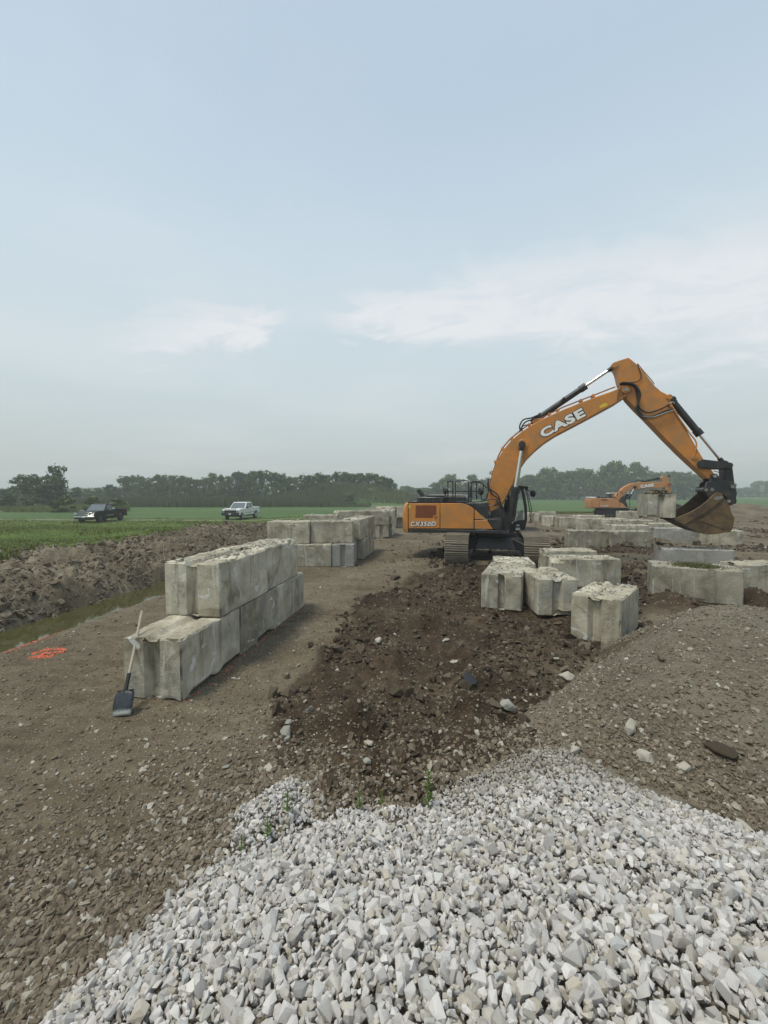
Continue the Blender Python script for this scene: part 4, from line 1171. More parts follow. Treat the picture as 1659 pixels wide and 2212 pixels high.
def track_unit(parent, name, Lt=4.7, Ht=1.06, Wt=0.80, shoe_n=46):
    """one crawler: belt of ridged shoes, frame, sprocket, idler and rollers; runs along local x, centred, foot at z 0"""
    tk = bpy.data.objects.new(name, None); col.objects.link(tk); tk.parent = parent
    r = Ht / 2 - 0.04; h = Lt / 2 - Ht / 2
    per = 4 * h + 2 * math.pi * r
    def at(s):
        s = s % per
        if s < 2 * h: return Vector((-h + s, 0, .04)), 0.0           # bottom, moving +x
        s -= 2 * h
        if s < math.pi * r:
            a = s / r; return Vector((h + r * math.sin(a), 0, .04 + r - r * math.cos(a))), a
        s -= math.pi * r
        if s < 2 * h: return Vector((h - s, 0, .04 + 2 * r)), math.pi
        s -= 2 * h
        a = s / r; return Vector((-h - r * math.sin(a), 0, .04 + r + r * math.cos(a))), math.pi + a
    m = MB(); pl = per / shoe_n; w = Wt / 2
    m.box(-pl * .46, pl * .46, -w, w, -.012, .014)
    for k in (-.34, 0.0, .34):
        m.prism([(k * pl - .014, -.012), (k * pl + .014, -.012), (k * pl + .008, -.045), (k * pl - .008, -.045)], -w, w)
    sm_ = None
    for i in range(shoe_n):
        p, a = at(i * pl)
        if sm_ is None:
            o = m.build('track_shoe', M['track_steel'], tk); sm_ = o.data
        else:
            o = bpy.data.objects.new('track_shoe', sm_); col.objects.link(o); o.parent = tk
        o.location = p; o.rotation_euler = (0, -a, 0)
    f = MB(); f.prism([(-h, .30), (h, .30), (h + .1, .62), (h * .8, .80), (-h * .8, .80), (-h - .1, .62)], -w * .42, w * .42)
    f.build('track_frame', M['black_paint'], tk, bevel=.02)
    s = MB()
    for yy in (-.06, .06): s.cyl((-h, yy - .03, .04 + r), (-h, yy + .03, .04 + r), r - .05, n=24)
    s.cyl((-h, -w * .7, .04 + r), (-h, w * .7, .04 + r), r * .55, n=18); s.build('sprocket', M['black_paint'], tk)
    s = MB(); s.cyl((h, -.15, .04 + r), (h, .15, .04 + r), r - .04, n=24).cyl((h, -w * .6, .04 + r), (h, w * .6, .04 + r), r * .35, n=16); s.build('idler', M['black_paint'], tk)
    s = MB()
    for k in range(9):
        x = -h + 0.25 + k * (2 * h - .5) / 8
        s.cyl((x, -.26, .20), (x, .26, .20), .115, n=12)
    for x in (-h * .45, h * .45): s.cyl((x, -.2, Ht - .17), (x, .2, Ht - .17), .08, n=12)
    o = s.build('rollers', M['black_paint'], tk); o['kind'] = 'stuff'
    return tk

def undercarriage(root, heading, parent_yaw, gauge=1.3):
    """two tracks and the car body; heading is the world angle of the travel direction"""
    rel = heading - parent_yaw
    for s in (1, -1):
        tk = track_unit(root, 'crawler_track')
        tk.location = (-math.sin(rel) * gauge * s, math.cos(rel) * gauge * s, 0); tk.rotation_euler = (0, 0, rel)
    m = MB(); m.prism([(-1.0, .45), (1.0, .45), (.85, .86), (-.85, .86)], -1.0, 1.0)
    for sx in (-1, 1):
        for sy_ in (-1, 1):
            m.add([(sx * .35, sy_ * .6, .50), (sx * .9, sy_ * .6, .50), (sx * 1.35, sy_ * 1.15, .36), (sx * .75, sy_ * 1.15, .36),
                   (sx * .35, sy_ * .6, .84), (sx * .9, sy_ * .6, .84), (sx * 1.35, sy_ * 1.15, .64), (sx * .75, sy_ * 1.15, .64)],
                  [(0, 1, 2, 3), (4, 7, 6, 5), (0, 4, 5, 1), (1, 5, 6, 2), (2, 6, 7, 3), (3, 7, 4, 0)])
    cb = m.build('car_body', M['black_paint'], root, bevel=.03); cb.rotation_euler = (0, 0, rel)
    s = MB(); s.cyl((0, 0, .84), (0, 0, .97), .78, n=40); s.cyl((0, 0, .96), (0, 0, 1.04), .70, n=40); s.build('swing_bearing', M['black_paint'], root)

def pin(m, x, z, y0, y1, r, n=16): m.cyl((x, y0, z), (x, y1, z), r, n=n)

def rounded_prism_sides(pts): return pts

def hydraulic(root, name, a, b, frac, r1, r2, y, twin=None):
    """barrel from a towards b (x, z), rod over the rest"""
    a = Vector((a[0], y, a[1])); b = Vector((b[0], y, b[1])); m_ = a.lerp(b, frac)
    d = (b - a).normalized()
    br = MB(); br.cyl(a, m_, r1, n=18); br.cyl(m_ - d * .18, m_ + d * .03, r1 * 1.22, n=18); br.cyl(a - d * .02, a + d * .14, r1 * 1.12, n=18)
    br.cyl(a + Vector((0, -r1 * 1.15, 0)), a + Vector((0, r1 * 1.15, 0)), r1 * 1.05, n=16)
    o = br.build(name, M['black_paint'], root)
    rd = MB(); rd.cyl(m_, b, r2, n=14); rd.build('piston_rod', M['chrome'], o)
    ey_ = MB(); ey_.cyl(b + Vector((0, -r1 * .9, 0)), b + Vector((0, r1 * .9, 0)), r2 * 2.0, n=16); ey_.cyl(b - d * .22, b, r2 * 1.35, r2 * 1.6, n=12); ey_.build('rod_eye', M['black_paint'], o)
    return o

root = empty('excavator', EXC, EYAW)
tag(root, 'large orange crawler excavator, boom raised, carrying a concrete block on its bucket', 'excavator', 'orange excavators')
PL = make_frame(EXC, EYAW)
YN = -1.48                                             # near (right hand) side of the upper structure
undercarriage(root, math.radians(-90 - 14.4), EYAW)
P1 = lambda pts, y=YN: poly(PL, c1, pts, y)
zb = PL(c1((150, 862)), YN)[1]; zt_ = PL(c1((155, 601)), YN)[1]; xr = PL(c1((155, 700)), YN)[0]
# counterweight: rounded tail, full width
m = MB(); prof = []
x_side = xr - .01
for k in range(17):
    a = -1 + 2 * k / 16
    yy = a * 1.49; bul = (1 - abs(a) ** 2.6)
    prof.append((x_side - .14 - .30 * bul if abs(a) < .999 else x_side - .10, yy))
prof = [(x_side, -1.49)] + prof + [(x_side, 1.49)]
lv = [(zb - .17, .05), (zb - .08, .0), (zb + .02, -.02), (zt_ - .35, -.02), (zt_ - .10, .02), (zt_ - .02, .07), (zt_ + .01, .13)]
npf = len(prof); v = []; f = []
for z_, ins in lv:
    for (xx, yy) in prof:
        on_side = xx >= x_side - 1e-6
        v.append((xx + (0 if on_side else ins), yy * (1 - ins * .12), z_))
for k in range(len(lv) - 1):
    for i in range(npf): f.append((k * npf + i, k * npf + (i + 1) % npf, (k + 1) * npf + (i + 1) % npf, (k + 1) * npf + i))
f += [tuple(range(npf))[::-1], tuple(range((len(lv) - 1) * npf, len(lv) * npf))]
m.add(v, f); m.build('counterweight', M['orange_paint'], root, bevel=.02)
m = MB(); q = P1([(160, 618), (180, 622), (178, 655), (160, 652)], YN - .012); m.prism(q, YN - .012, YN - .008); m.build('warning_sticker', M['yellow_sticker'], root)
m = MB(); q = P1([(112, 815), (125, 815), (125, 838), (112, 838)], YN); m.prism(q, YN + .10, YN + .12).build('tail_reflector', M['lamp_red'], root)
# side panels
g_ = .004
def panel(name, pts, mat='orange_paint', y0=YN, y1=-1.40, bevel=.012, parent=root):
    m = MB(); m.prism(P1(pts), y0, y1); return m.build(name, M[mat], parent, bevel=bevel)
rp = panel('rear_side_panel', [(159, 602), (483, 600), (483, 862), (159, 862)])
panel('middle_side_panel', [(489, 600), (690, 600), (735, 606), (785, 626), (836, 656), (836, 866), (489, 863)])
panel('front_side_panel', [(845, 664), (961, 769), (845, 767)])
panel('tool_box_door', [(845, 777), (972, 779), (1036, 870), (845, 866)])
vg = panel('radiator_grille', [(235, 622), (447, 622), (447, 722), (415, 724), (412, 752), (230, 750)], 'dark_grille', YN - .008, YN + .01, 0.004, rp)
for k in range(12):
    xa = 238 + k * 17.2
    m = MB(); m.prism(P1([(xa, 626), (xa + 3.4, 626), (xa + 3.4, 720 if xa > 405 else 747), (xa, 720 if xa > 405 else 747)]), YN - .016, YN - .004)
    if k in (0, 4, 8): m.build('grille_bar', M['vent_frame'], vg)
m = MB(); m.prism(P1([(430, 736), (462, 736), (462, 742), (438, 742), (438, 757), (430, 757)]), YN - .02, YN).build('door_latch', M['vent_frame'], rp)
q0 = PL(c1((181, 838)), YN - .01); q1 = PL(c1((444, 838)), YN - .01); qh = PL(c1((300, 794)), YN - .01)[1] - q0[1]
lettering('model_lettering', 'CX350D', q0, q1, YN - .008, qh, rp, shear=.2, bold=.018, edge=.045)
# lower skirt and main frame, black
m = MB(); m.prism(P1([(158, 866), (1120, 884), (1190, 905), (1190, 935), (1120, 918), (800, 912), (158, 906)]), YN + .01, 1.45); m.build('main_frame', M['black_paint'], root, bevel=.015)
m = MB(); m.prism(P1([(800, 905), (1170, 920), (1195, 950), (1150, 975), (880, 972), (820, 930)]), -.8, .8); m.build('frame_underside', M['black_paint'], root, bevel=.02)
# inner engine box behind the panels, so nothing is hollow
m = MB(); m.prism(P1([(160, 606), (700, 606), (835, 664), (835, 872), (160, 868)]), -1.42, 1.42); m.build('engine_bay', M['black_paint'], root)
# black forward flank and steps
panel('black_flank', [(745, 598), (955, 596), (972, 650), (985, 700), (998, 764), (967, 764), (842, 655), (786, 622), (738, 602)], 'black_paint', YN + .01, -.55, .02)
panel('step_box', [(980, 762), (1118, 762), (1121, 790), (1118, 882), (1046, 876), (975, 776)], 'black_paint', YN + .01, -.62, .02)
m = MB(); m.prism(P1([(850, 598), (955, 598), (960, 645), (875, 650)]), YN - .004, YN + .02); m.build('tank_cover', M['hood_grey'], root, bevel=.02)
m = MB(); m.prism(P1([(962, 684), (1002, 690), (1008, 730), (968, 742)], YN + .3), YN + .25, YN + .6); m.build('valve_block', M['worn_steel'], root, bevel=.02)
# engine hood with louvred side, exhaust, deck
m = MB(); m.prism(P1([(245, 600), (247, 545), (262, 534), (520, 536), (520, 600)], -1.2), -1.2, .9); hd = m.build('engine_hood', M['hood_grey'], root, bevel=.03)
for (xa, xb) in ((272, 332), (348, 408), (424, 484)):
    for (za, zb_) in ((546, 562), (572, 588)):
        m = MB(); m.prism(P1([(xa, za), (xb, za), (xb - 6, zb_), (xa, zb_)], -1.21), -1.208, -1.19); m.build('louvre', M['plastic_black'], hd)
m = MB(); m.prism(P1([(330, 536), (345, 508), (520, 508), (735, 514), (757, 545), (757, 598), (520, 600), (520, 538)], -.85), -.85, .6); m.build('engine_cover', M['hood_grey'], root, bevel=.05, seg=3)
m = MB(); m.prism(P1([(535, 512), (735, 514), (752, 544), (540, 540)], -.87), -.868, -.85); m.build('painted_cover_sheen', M['worn_steel'], root, bevel=.01)  # pale metal sheet standing in for the bright highlight on the cover
a_ = PL(c1((305, 530)), -.6); b_ = PL(c1((265, 478)), -.6)
m = MB(); m.tube(arc_pts([(a_[0] + .1, -.6, a_[1] - .2), (a_[0], -.6, a_[1] + .02), (b_[0] + .1, -.6, b_[1] - .06), (b_[0] - .02, -.6, b_[1] + .06)]), .085, 12); m.build('exhaust_pipe', M['black_paint'], root)
m = MB(); m.prism(P1([(150, 598), (235, 594), (235, 586), (170, 578), (150, 586)], -1.0), -1.0, -.3); m.build('rear_camera_bracket', M['black_paint'], root, bevel=.01)
# handrails
def rail(pts, y, name='handrail', r=.021):
    q = [PL(c1(p), y) for p in pts]
    m = MB(); m.tube([(a, y, b) for a, b in q], r, 8); return m.build(name, M['black_paint'], root)
rail([(568, 596), (568, 372), (555, 373), (600, 368), (616, 374), (620, 388), (620, 590)], -1.35)
rail([(570, 478), (619, 478)], -1.35)
rail([(645, 590), (645, 395), (650, 376), (664, 368), (764, 366), (776, 371), (781, 386), (781, 592)], -1.38)
rail([(645, 476), (781, 476)], -1.38)
rail([(810, 590), (810, 396), (816, 382), (830, 375), (890, 374), (905, 378), (960, 430), (1000, 455)], -1.40)
rail([(781, 388), (806, 386), (880, 384), (922, 388), (936, 402), (936, 500)], -.9)
rail([(865, 384), (865, 560)], -.9)
rail([(781, 476), (936, 478)], -.9)
rail([(640, 586), (860, 588), (1040, 558), (1078, 562), (1088, 580), (1078, 600), (1045, 626), (985, 628)], -1.36, r=.018)
m = MB()
for p, y in (((805, 530), -1.2),): 
    q = PL(c1(p), y); m.cyl((q[0], y, q[1] - .05), (q[0], y, q[1] + .35), .07, .04, n=10)
m.build('beacon_post', M['black_paint'], root)
for p, y, rr__ in (((540, 472), -1.40, .125), ((908, 476), -1.42, .14), ((1450, 501), .9, .14)):
    q = PL(c1(p), y); m = MB(); m.cyl((q[0] + .03, y, q[1]), (q[0] - .04, y - .05, q[1]), rr__, rr__ * .85, n=20)
    mo = m.build('round_mirror', M['plastic_black'], root, bevel=.01)
    m = MB(); m.cyl((q[0] + .031, y, q[1]), (q[0] + .036, y, q[1]), rr__ * .9, n=20); m.build('mirror_glass', M['tinted_glass'], mo)
rail([(1392, 470), (1420, 470), (1450, 490)], .9, 'mirror_arm', .016)
rail([(540, 500), (556, 560), (556, 596)], -1.40, 'mirror_arm', .016)
rail([(908, 510), (915, 545), (925, 590)], -1.42, 'mirror_arm', .016)
# cab on the far (left) side
CY0, CY1 = .42, 1.44
def pc(pts, y=CY0): return poly(PL, c1, pts, y)
cabpts = [(985, 440), (1335, 434), (1362, 520), (1382, 640), (1386, 780), (1366, 860), (1330, 892), (1225, 896), (985, 890)]
def strip(pts_a, w_, y0, y1, name, mat='black_paint', closed=False):
    q = pc(pts_a); m = MB()
    rng_ = range(len(q) if closed else len(q) - 1)
    for i in rng_:
        a, b = Vector(q[i]), Vector(q[(i + 1) % len(q)]); d = (b - a).normalized(); n_ = Vector((-d.y, d.x)) * w_ / 2; a = a - d * w_ * .4; b = b + d * w_ * .4
        m.prism([tuple(a + n_), tuple(b + n_), tuple(b - n_), tuple(a - n_)], y0, y1)
    return m.build(name, M[mat], root, bevel=.01)
for ya, yb_ in ((CY0, CY0 + .07), (CY1 - .07, CY1)):
    strip([(992, 445), (1328, 441), (1352, 520), (1372, 640), (1377, 780), (1358, 858), (1322, 886), (1225, 888), (992, 884)], .085, ya, yb_, 'cab_frame', closed=True)
strip([(1190, 445), (1200, 600), (1225, 880)], .10, CY0, CY0 + .07, 'door_pillar')
m = MB(); m.prism(pc([(985, 446), (990, 428), (1010, 420), (1330, 418), (1410, 428), (1404, 436), (1338, 440)]), CY0 - .02, CY1 + .02); m.build('cab_roof', M['black_paint'], root, bevel=.02)
m = MB(); m.prism(pc([(990, 700), (1190, 700), (1215, 890), (990, 890)]), CY0 + .01, CY1 - .01); m.build('cab_rear_body', M['black_paint'], root, bevel=.02)
m = MB(); m.prism(pc([(1255, 790), (1374, 770), (1366, 855), (1325, 888), (1230, 890), (1225, 830)]), CY0 + .012, CY0 + .05); dr = m.build('cab_lower_panel', M['black_paint'], root, bevel=.01)
m = MB(); m.prism(pc([(1272, 856), (1318, 854), (1318, 880), (1272, 882)]), CY0 - .002, CY0 + .006); m.build('white_label', M['white_sticker'], dr)
m = MB(); m.prism(pc([(1278, 824), (1310, 822), (1310, 836), (1278, 838)]), CY0 - .002, CY0 + .006); m.build('white_label', M['white_sticker'], dr)
m = MB(); m.prism(pc([(1205, 455), (1325, 450), (1350, 530), (1370, 650), (1372, 770), (1255, 788), (1228, 880)]), CY0 + .03, CY0 + .036); m.build('side_window', M['cab_glass'], root)
fr = pc([(1330, 445), (1353, 520), (1374, 640), (1378, 780)])
v = [];
for (a, b) in fr: v += [(a + .01, CY0 + .07, b), (a + .01, CY1 - .07, b)]
m = MB(); m.add(v, [(0, 1, 3, 2), (2, 3, 5, 4), (4, 5, 7, 6)]); m.build('front_window', M['cab_glass'], root)
seat_p = pc([(1275, 870), (1280, 760), (1310, 690), (1330, 668), (1345, 672), (1352, 860)], CY0 + .4)
a_ = pc([(1130, 700), (1160, 560), (1190, 560), (1200, 700), (1260, 720), (1265, 790), (1140, 790)], CY0 + .3)
m = MB(); m.prism(a_, CY0 + .30, CY0 + .78); m.build('driver_seat', M['plastic_black'], root, bevel=.05)
m = MB(); m.prism(seat_p, CY0 + .12, CY0 + .9); m.build('console', M['plastic_black'], root, bevel=.03)
# guard bars in front of the cab
def rail3(pts, name='guard_bar', r=.018):
    m = MB(); m.tube(pts, r, 8); return m.build(name, M['black_paint'], root)
for y in (.45, 1.40):
    q = [PL(c1(p), y) for p in ((1378, 440), (1398, 560), (1420, 680), (1425, 780), (1410, 806))]
    rail3([(a, y, b) for a, b in q])
q = [PL(c1(p), .5) for p in ((1388, 492), (1405, 520), (1435, 640), (1443, 740), (1438, 800), (1420, 806))]
rail3([(a, .5, b) for a, b in q], r=.014)
for p in ((1385, 450), (1345, 440)):
    q = PL(c1(p), .6); m = MB(); m.box(q[0] - .06, q[0] + .05, .52, .68, q[1] - .06, q[1] + .05); m.box(q[0] - .06, q[0] + .05, 1.1, 1.26, q[1] - .06, q[1] + .05); m.build('work_lamp', M['plastic_black'], root, bevel=.01)
# boom foot bracket
for y0 in (-.58, .30):
    m = MB(); m.prism(P1([(985, 700), (1090, 640), (1150, 700), (1215, 800), (1215, 900), (1000, 900)], -.55), y0, y0 + .10); m.build('boom_bracket', M['black_paint'], root, bevel=.02)

def boom_arm(root, PL, conv, spec, yo, hb, ha):
    """yo: centre plane; hb, ha: half widths of boom and arm"""
    PP = lambda pts, y=yo: poly(PL, conv, pts, y)
    return PP
YO = -.10; HB = .31; HA = .24
PP = lambda pts, y=YO - HB: poly(PL, c2, pts, y)
boom_out = [(98, 1000), (72, 985), (60, 950), (75, 875), (92, 790), (108, 730), (130, 670), (160, 620), (205, 565), (250, 525), (300, 488), (345, 460), (420, 420), (520, 375), (620, 335), (720, 297), (820, 262), (872, 240),
            (898, 236), (914, 246), (918, 268), (908, 288), (888, 302), (840, 334), (760, 378), (660, 432), (560, 485), (480, 527), (410, 572), (350, 622), (300, 672), (268, 718), (240, 775), (215, 830), (190, 880), (160, 935), (130, 985)]
m = MB(); m.prism(PP(boom_out), YO - HB, YO + HB); boom = m.build('boom', M['orange_paint'], root, bevel=.018)
for pts in ([(345, 462), (330, 448), (352, 430), (395, 425), (415, 424)],):
    m = MB()
    for y in (YO - .20, YO + .14): m.prism(PP(pts, YO - .2), y, y + .06)
    m.build('cylinder_bracket', M['orange_paint'], boom, bevel=.01)
q = PL(c2((278, 586)), YO - HB); m = MB(); pin(m, q[0], q[1], YO - HB - .02, YO + HB + .02, .21, 26); m.build('pivot_boss', M['orange_paint'], boom, bevel=.02)
q = PL(c2((898, 256)), YO - HB); m = MB(); pin(m, q[0], q[1], YO - HB - .045, YO + HB + .045, .13, 22); m.build('boom_tip_pin', M['orange_paint'], boom, bevel=.02)
m = MB(); pin(m, q[0], q[1], YO - HB - .07, YO - HB - .04, .06, 8); m.build('pin_bolt', M['worn_steel'], boom)
a_ = PL(c2((400, 548)), YO - HB); b_ = PL(c2((660, 412)), YO - HB)
hh_ = abs(PL(c2((398, 492)), YO - HB)[1] - PL(c2((404, 548)), YO - HB)[1]) * .98
lettering('brand_lettering', 'CASE', a_, b_, YO - HB - .006, hh_, boom, bold=.05, edge=.045)
m = MB(); m.prism(PP([(738, 352), (762, 340), (770, 334), (789, 340), (786, 350), (764, 360), (745, 366)]), YO - HB - .005, YO - HB + .002); m.build('warning_sticker', M['yellow_sticker'], boom)
# hydraulic pipes along the boom back
for k, (off_, yy) in enumerate(((0, -.12), (-2, .02), (-1, .14))):
    pts = [(80, 880), (90, 800), (104, 745), (134, 655), (160, 605), (205, 552), (255, 510), (300, 476), (350, 448), (430, 405), (520, 362), (620, 322), (720, 284), (800, 252), (835, 240)]
    q = [PL(c2((p[0] + (off_ if p[0] < 300 else 0), p[1] + off_)), YO + yy) for p in pts]
    m = MB(); m.tube([(a, YO + yy, b) for a, b in q], .018, 8); pp = m.build('hydraulic_pipe', M['vent_frame'], boom)
for t_ in ((118, 690), (160, 612), (215, 553), (320, 470), (440, 408), (490, 385), (628, 326), (700, 298)):
    q = PL(c2(t_), YO); m = MB(); m.box(q[0] - .05, q[0] + .05, YO - .20, YO + .20, q[1] - .04, q[1] + .05); m.build('pipe_clamp', M['orange_paint'], boom)
# stick (arm)
arm_out = [(818, 98), (832, 88), (880, 72), (915, 62), (928, 72), (965, 102), (1000, 140), (1040, 190), (1072, 232), (1110, 265), (1150, 285), (1168, 292), (1172, 304), (1166, 318), (1178, 345), (1200, 380), (1240, 455), (1290, 545), (1330, 615),
           (1370, 680), (1400, 722), (1432, 762), (1428, 775), (1406, 790), (1388, 790), (1362, 765), (1300, 710), (1220, 635), (1130, 545), (1060, 472), (1015, 425), (960, 372), (905, 312), (878, 270), (862, 235), (852, 200), (846, 170), (838, 145), (822, 120)]
m = MB(); m.prism(PP(arm_out, YO - HA), YO - HA, YO + HA); arm = m.build('arm', M['orange_paint'], root, bevel=.018)
q = PL(c2((834, 108)), YO - HA); m = MB(); pin(m, q[0], q[1], YO - HA - .04, YO + HA + .04, .10, 20); m.build('arm_pin', M['orange_paint'], arm, bevel=.01)
q = PL(c2((1158, 300)), YO - HA); m = MB(); pin(m, q[0], q[1], YO - HA - .04, YO + HA + .04, .09, 20); m.build('arm_pin', M['orange_paint'], arm, bevel=.01)
m = MB(); m.prism(PP([(1300, 640), (1325, 645), (1328, 668), (1305, 676), (1290, 668)], YO - HA), YO - HA - .03, YO - HA + .01); m.build('wear_plate', M['orange_paint'], arm, bevel=.008)
# forked boom tip cheeks hug the arm
m = MB()
for s in (-1, 1):
    y0 = YO + s * HB; m.prism(PP([(850, 250), (898, 236), (914, 246), (918, 268), (908, 288), (888, 302), (840, 330)]), min(y0, y0 - s * .05), max(y0, y0 - s * .05))
m.build('boom_tip_cheek', M['orange_paint'], boom, bevel=.01)
# hoses looping over the joint
def hose(pts, y, mat='black_rubber', r=.026, par=root, name='hydraulic_hose'):
    q = [PL(c2(p), y if not isinstance(y, list) else y[i]) for i, p in enumerate(pts)]
    pts3 = arc_pts([(a, y if not isinstance(y, list) else y[i], b) for i, (a, b) in enumerate(q)], 5)
    m = MB(); m.tube(pts3, r, 8); return m.build(name, M[mat], par)
hose([(862, 218), (905, 218), (945, 230), (970, 262), (975, 310), (968, 360), (1000, 410), (1060, 415), (1130, 385), (1185, 372)], YO - HA - .10, 'black_rubber', .030)
hose([(862, 226), (915, 224), (952, 245), (966, 290), (972, 340), (985, 370), (1030, 392), (1090, 378), (1160, 345)], YO - HA - .05, 'black_rubber', .024)
hose([(872, 212), (925, 216), (962, 235), (985, 280), (975, 330), (960, 370), (985, 415), (1020, 432)], YO - HA - .15, 'black_rubber', .028)
hose([(1000, 414), (1060, 420), (1130, 396), (1192, 376)], YO - HA - .14, 'worn_steel', .018, name='hydraulic_pipe')
hose([(968, 100), (985, 150), (990, 180), (970, 205), (920, 212), (880, 210)], YO - HA - .04, 'black_rubber', .014)
hose([(968, 98), (1010, 150), (1050, 195), (1068, 222)], YO - .1, 'vent_frame', .014, name='hydraulic_pipe')
hose([(1150, 345), (1185, 372), (1200, 400), (1280, 515), (1315, 560), (1322, 590), (1315, 620), (1308, 660)], YO - HA - .03, 'orange_paint', .022, name='hydraulic_pipe')
hose([(1145, 338), (1160, 340), (1178, 330), (1190, 340)], YO - HA - .10, 'worn_steel', .02, name='hydraulic_pipe')
hose([(265, 505), (262, 470), (285, 435), (330, 425), (365, 410)], YO - .25, 'black_rubber', .026)
hose([(275, 505), (276, 475), (298, 448), (340, 432), (385, 395)], YO - .12, 'black_rubber', .026)
hose([(262, 512), (270, 485), (290, 470), (330, 462)], YO + .05, 'black_rubber', .020)
for pts, y in (([(76, 790), (70, 830), (95, 880), (128, 905), (150, 940), (165, 985)], YO - .42), ([(72, 800), (80, 850), (110, 870), (135, 895), (140, 930), (110, 950), (70, 948)], YO - .46), ([(66, 880), (60, 910), (40, 915)], YO - .4), ([(120, 920), (150, 960), (170, 1010)], YO - .40)):
    hose(pts, y, 'black_rubber', .024)
# cylinders
A_ = PL(c2((345, 445)), YO); B_ = PL(c2((826, 118)), YO)
hydraulic(root, 'arm_cylinder', A_, B_, .655, .105, .052, YO)
q = PL(c2((520, 322)), YO); m = MB(); m.cyl((q[0] - .05, YO - .13, q[1] - .04), (q[0] + .04, YO - .13, q[1] + .08), .05, n=8); m.build('cylinder_clamp', M['black_paint'], root)
A_ = PL(c2((1172, 318)), YO); B_ = PL(c2((1486, 700)), YO)
hydraulic(root, 'bucket_cylinder', A_, B_, .545, .105, .050, YO)
B_ = PL(c2((276, 586)), YO - HB - .16)
A_ = PL(c1((1218, 760)), YO - HB - .16)
for y, in ((YO - HB - .16,), (YO + HB + .16,)):
    hydraulic(root, 'boom_cylinder', A_, B_, .42, .125, .060, y)
# bucket linkage and quick coupler
def PAx(pts, y): return poly(PL, cA, pts, y)
def bar(pa, pb, ra, rb, y0, y1, name, mat='black_paint', par=root):
    a, b = Vector(pa), Vector(pb); d = (b - a).normalized(); n_ = Vector((-d.y, d.x)); pts = []
    for k in range(9):
        t_ = math.pi / 2 + math.pi * k / 8; pts.append(tuple(a + d * math.cos(t_) * ra + n_ * math.sin(t_) * ra))
    for k in range(9):
        t_ = -math.pi / 2 + math.pi * k / 8; pts.append(tuple(b + d * math.cos(t_) * rb + n_ * math.sin(t_) * rb))
    m = MB(); m.prism(pts, y0, y1); return m.build(name, M[mat], par, bevel=.012)
yl = YO - HA
a_, b_ = PL(cA((748, 172)), yl), PL(cA((1222, 198)), yl)
for y0 in (YO - HA - .09, YO + HA + .01): bar(a_, b_, .15, .095, y0, y0 + .08, 'tipping_link')
m = MB(); pin(m, a_[0], a_[1], YO - HA - .10, YO + HA + .10, .10); m.build('link_pin', M['black_paint'], root)
c_ = PL(cA((1262, 560)), yl)
bar(b_, c_, .11, .12, YO - .22, YO + .22, 'bucket_link')
m = MB(); pin(m, b_[0], b_[1], YO - HA - .10, YO + HA + .10, .09); m.build('link_pin', M['black_paint'], root)
cp = [(905, 372), (940, 345), (975, 345), (1010, 375), (1060, 425), (1130, 470), (1200, 485), (1275, 492), (1318, 530), (1335, 600), (1350, 660), (1360, 700), (1340, 760), (1352, 830), (1345, 878), (1310, 890), (1270, 888), (1230, 840), (1180, 790), (1130, 745),
      (1080, 705), (1000, 700), (930, 690), (860, 690), (820, 650), (790, 600), (810, 520), (835, 490), (880, 480), (872, 440)]
m = MB(); 
for y0 in (YO - .33, YO + .23): m.prism(PAx(cp, yl), y0, y0 + .10)
cpl = m.build('quick_coupler', M['black_paint'], root, bevel=.015)
m = MB(); m.prism(PAx([(900, 480), (1010, 520), (1180, 560), (1300, 620), (1320, 800), (1250, 820), (1050, 690), (880, 660)], yl), YO - .23, YO + .23); m.build('coupler_core', M['black_paint'], cpl, bevel=.02)
for p, r_ in (((952, 390), .05), ((1272, 577), .05), ((903, 630), .05), ((797, 636), .045), ((1203, 838), .045)):
    q = PL(cA(p), yl); m = MB(); pin(m, q[0], q[1], YO - .37, YO + .37, r_ * 1.05, 18); m.build('coupler_pin', M['worn_steel'], cpl)
    m = MB(); pin(m, q[0], q[1], YO - .35, YO + .35, r_ * 1.75, 18); m.build('pin_collar', M['black_paint'], cpl, bevel=.008)
hose([(1425, 742), (1445, 748), (1470, 755), (1485, 752)], YO - HA - .02, 'black_rubber', .012)
# bucket
BW = .76
yn = YO - BW
lip = (232, 1172)
inner = [(232, 1172), (330, 1120), (450, 1070), (560, 1020), (680, 950), (790, 870), (870, 800), (950, 720), (1010, 690), (1060, 690)]        # open side (upper edge)
outer = [(1060, 690), (1120, 745), (1185, 830), (1235, 900), (1258, 960), (1275, 1040), (1310, 1100), (1334, 1150), (1325, 1230), (1308, 1300), (1285, 1360), (1250, 1395), (1180, 1402), (1100, 1416), (1000, 1432), (860, 1440), (760, 1425), (680, 1396), (560, 1345), (440, 1290), (330, 1225)]
side = inner + outer[1:]
bk = empty('bucket'); bk.parent = root
for y0 in (yn, YO + BW - .04):
    m = MB(); m.prism(PAx(side, yn), y0, y0 + .04); m.build('side_plate', M['bucket_steel'], bk, bevel=.008)
sh = PAx(outer + [lip], yn)
m = MB()
for i in range(len(sh) - 1):
    a, b = Vector(sh[i]), Vector(sh[i + 1]); d = (b - a).normalized(); n_ = Vector((-d.y, d.x)) * .035
    # offset inward: choose the side nearer the bucket middle
    cen_ = Vector(PL(cA((950, 1100)), yn)); n_ = n_ if n_.dot(cen_ - a) > 0 else -n_
    m.prism([tuple(a), tuple(b), tuple(b + n_), tuple(a + n_)], yn + .042, YO + BW - .042)
m.build('bucket_shell', M['bucket_inside'], bk)
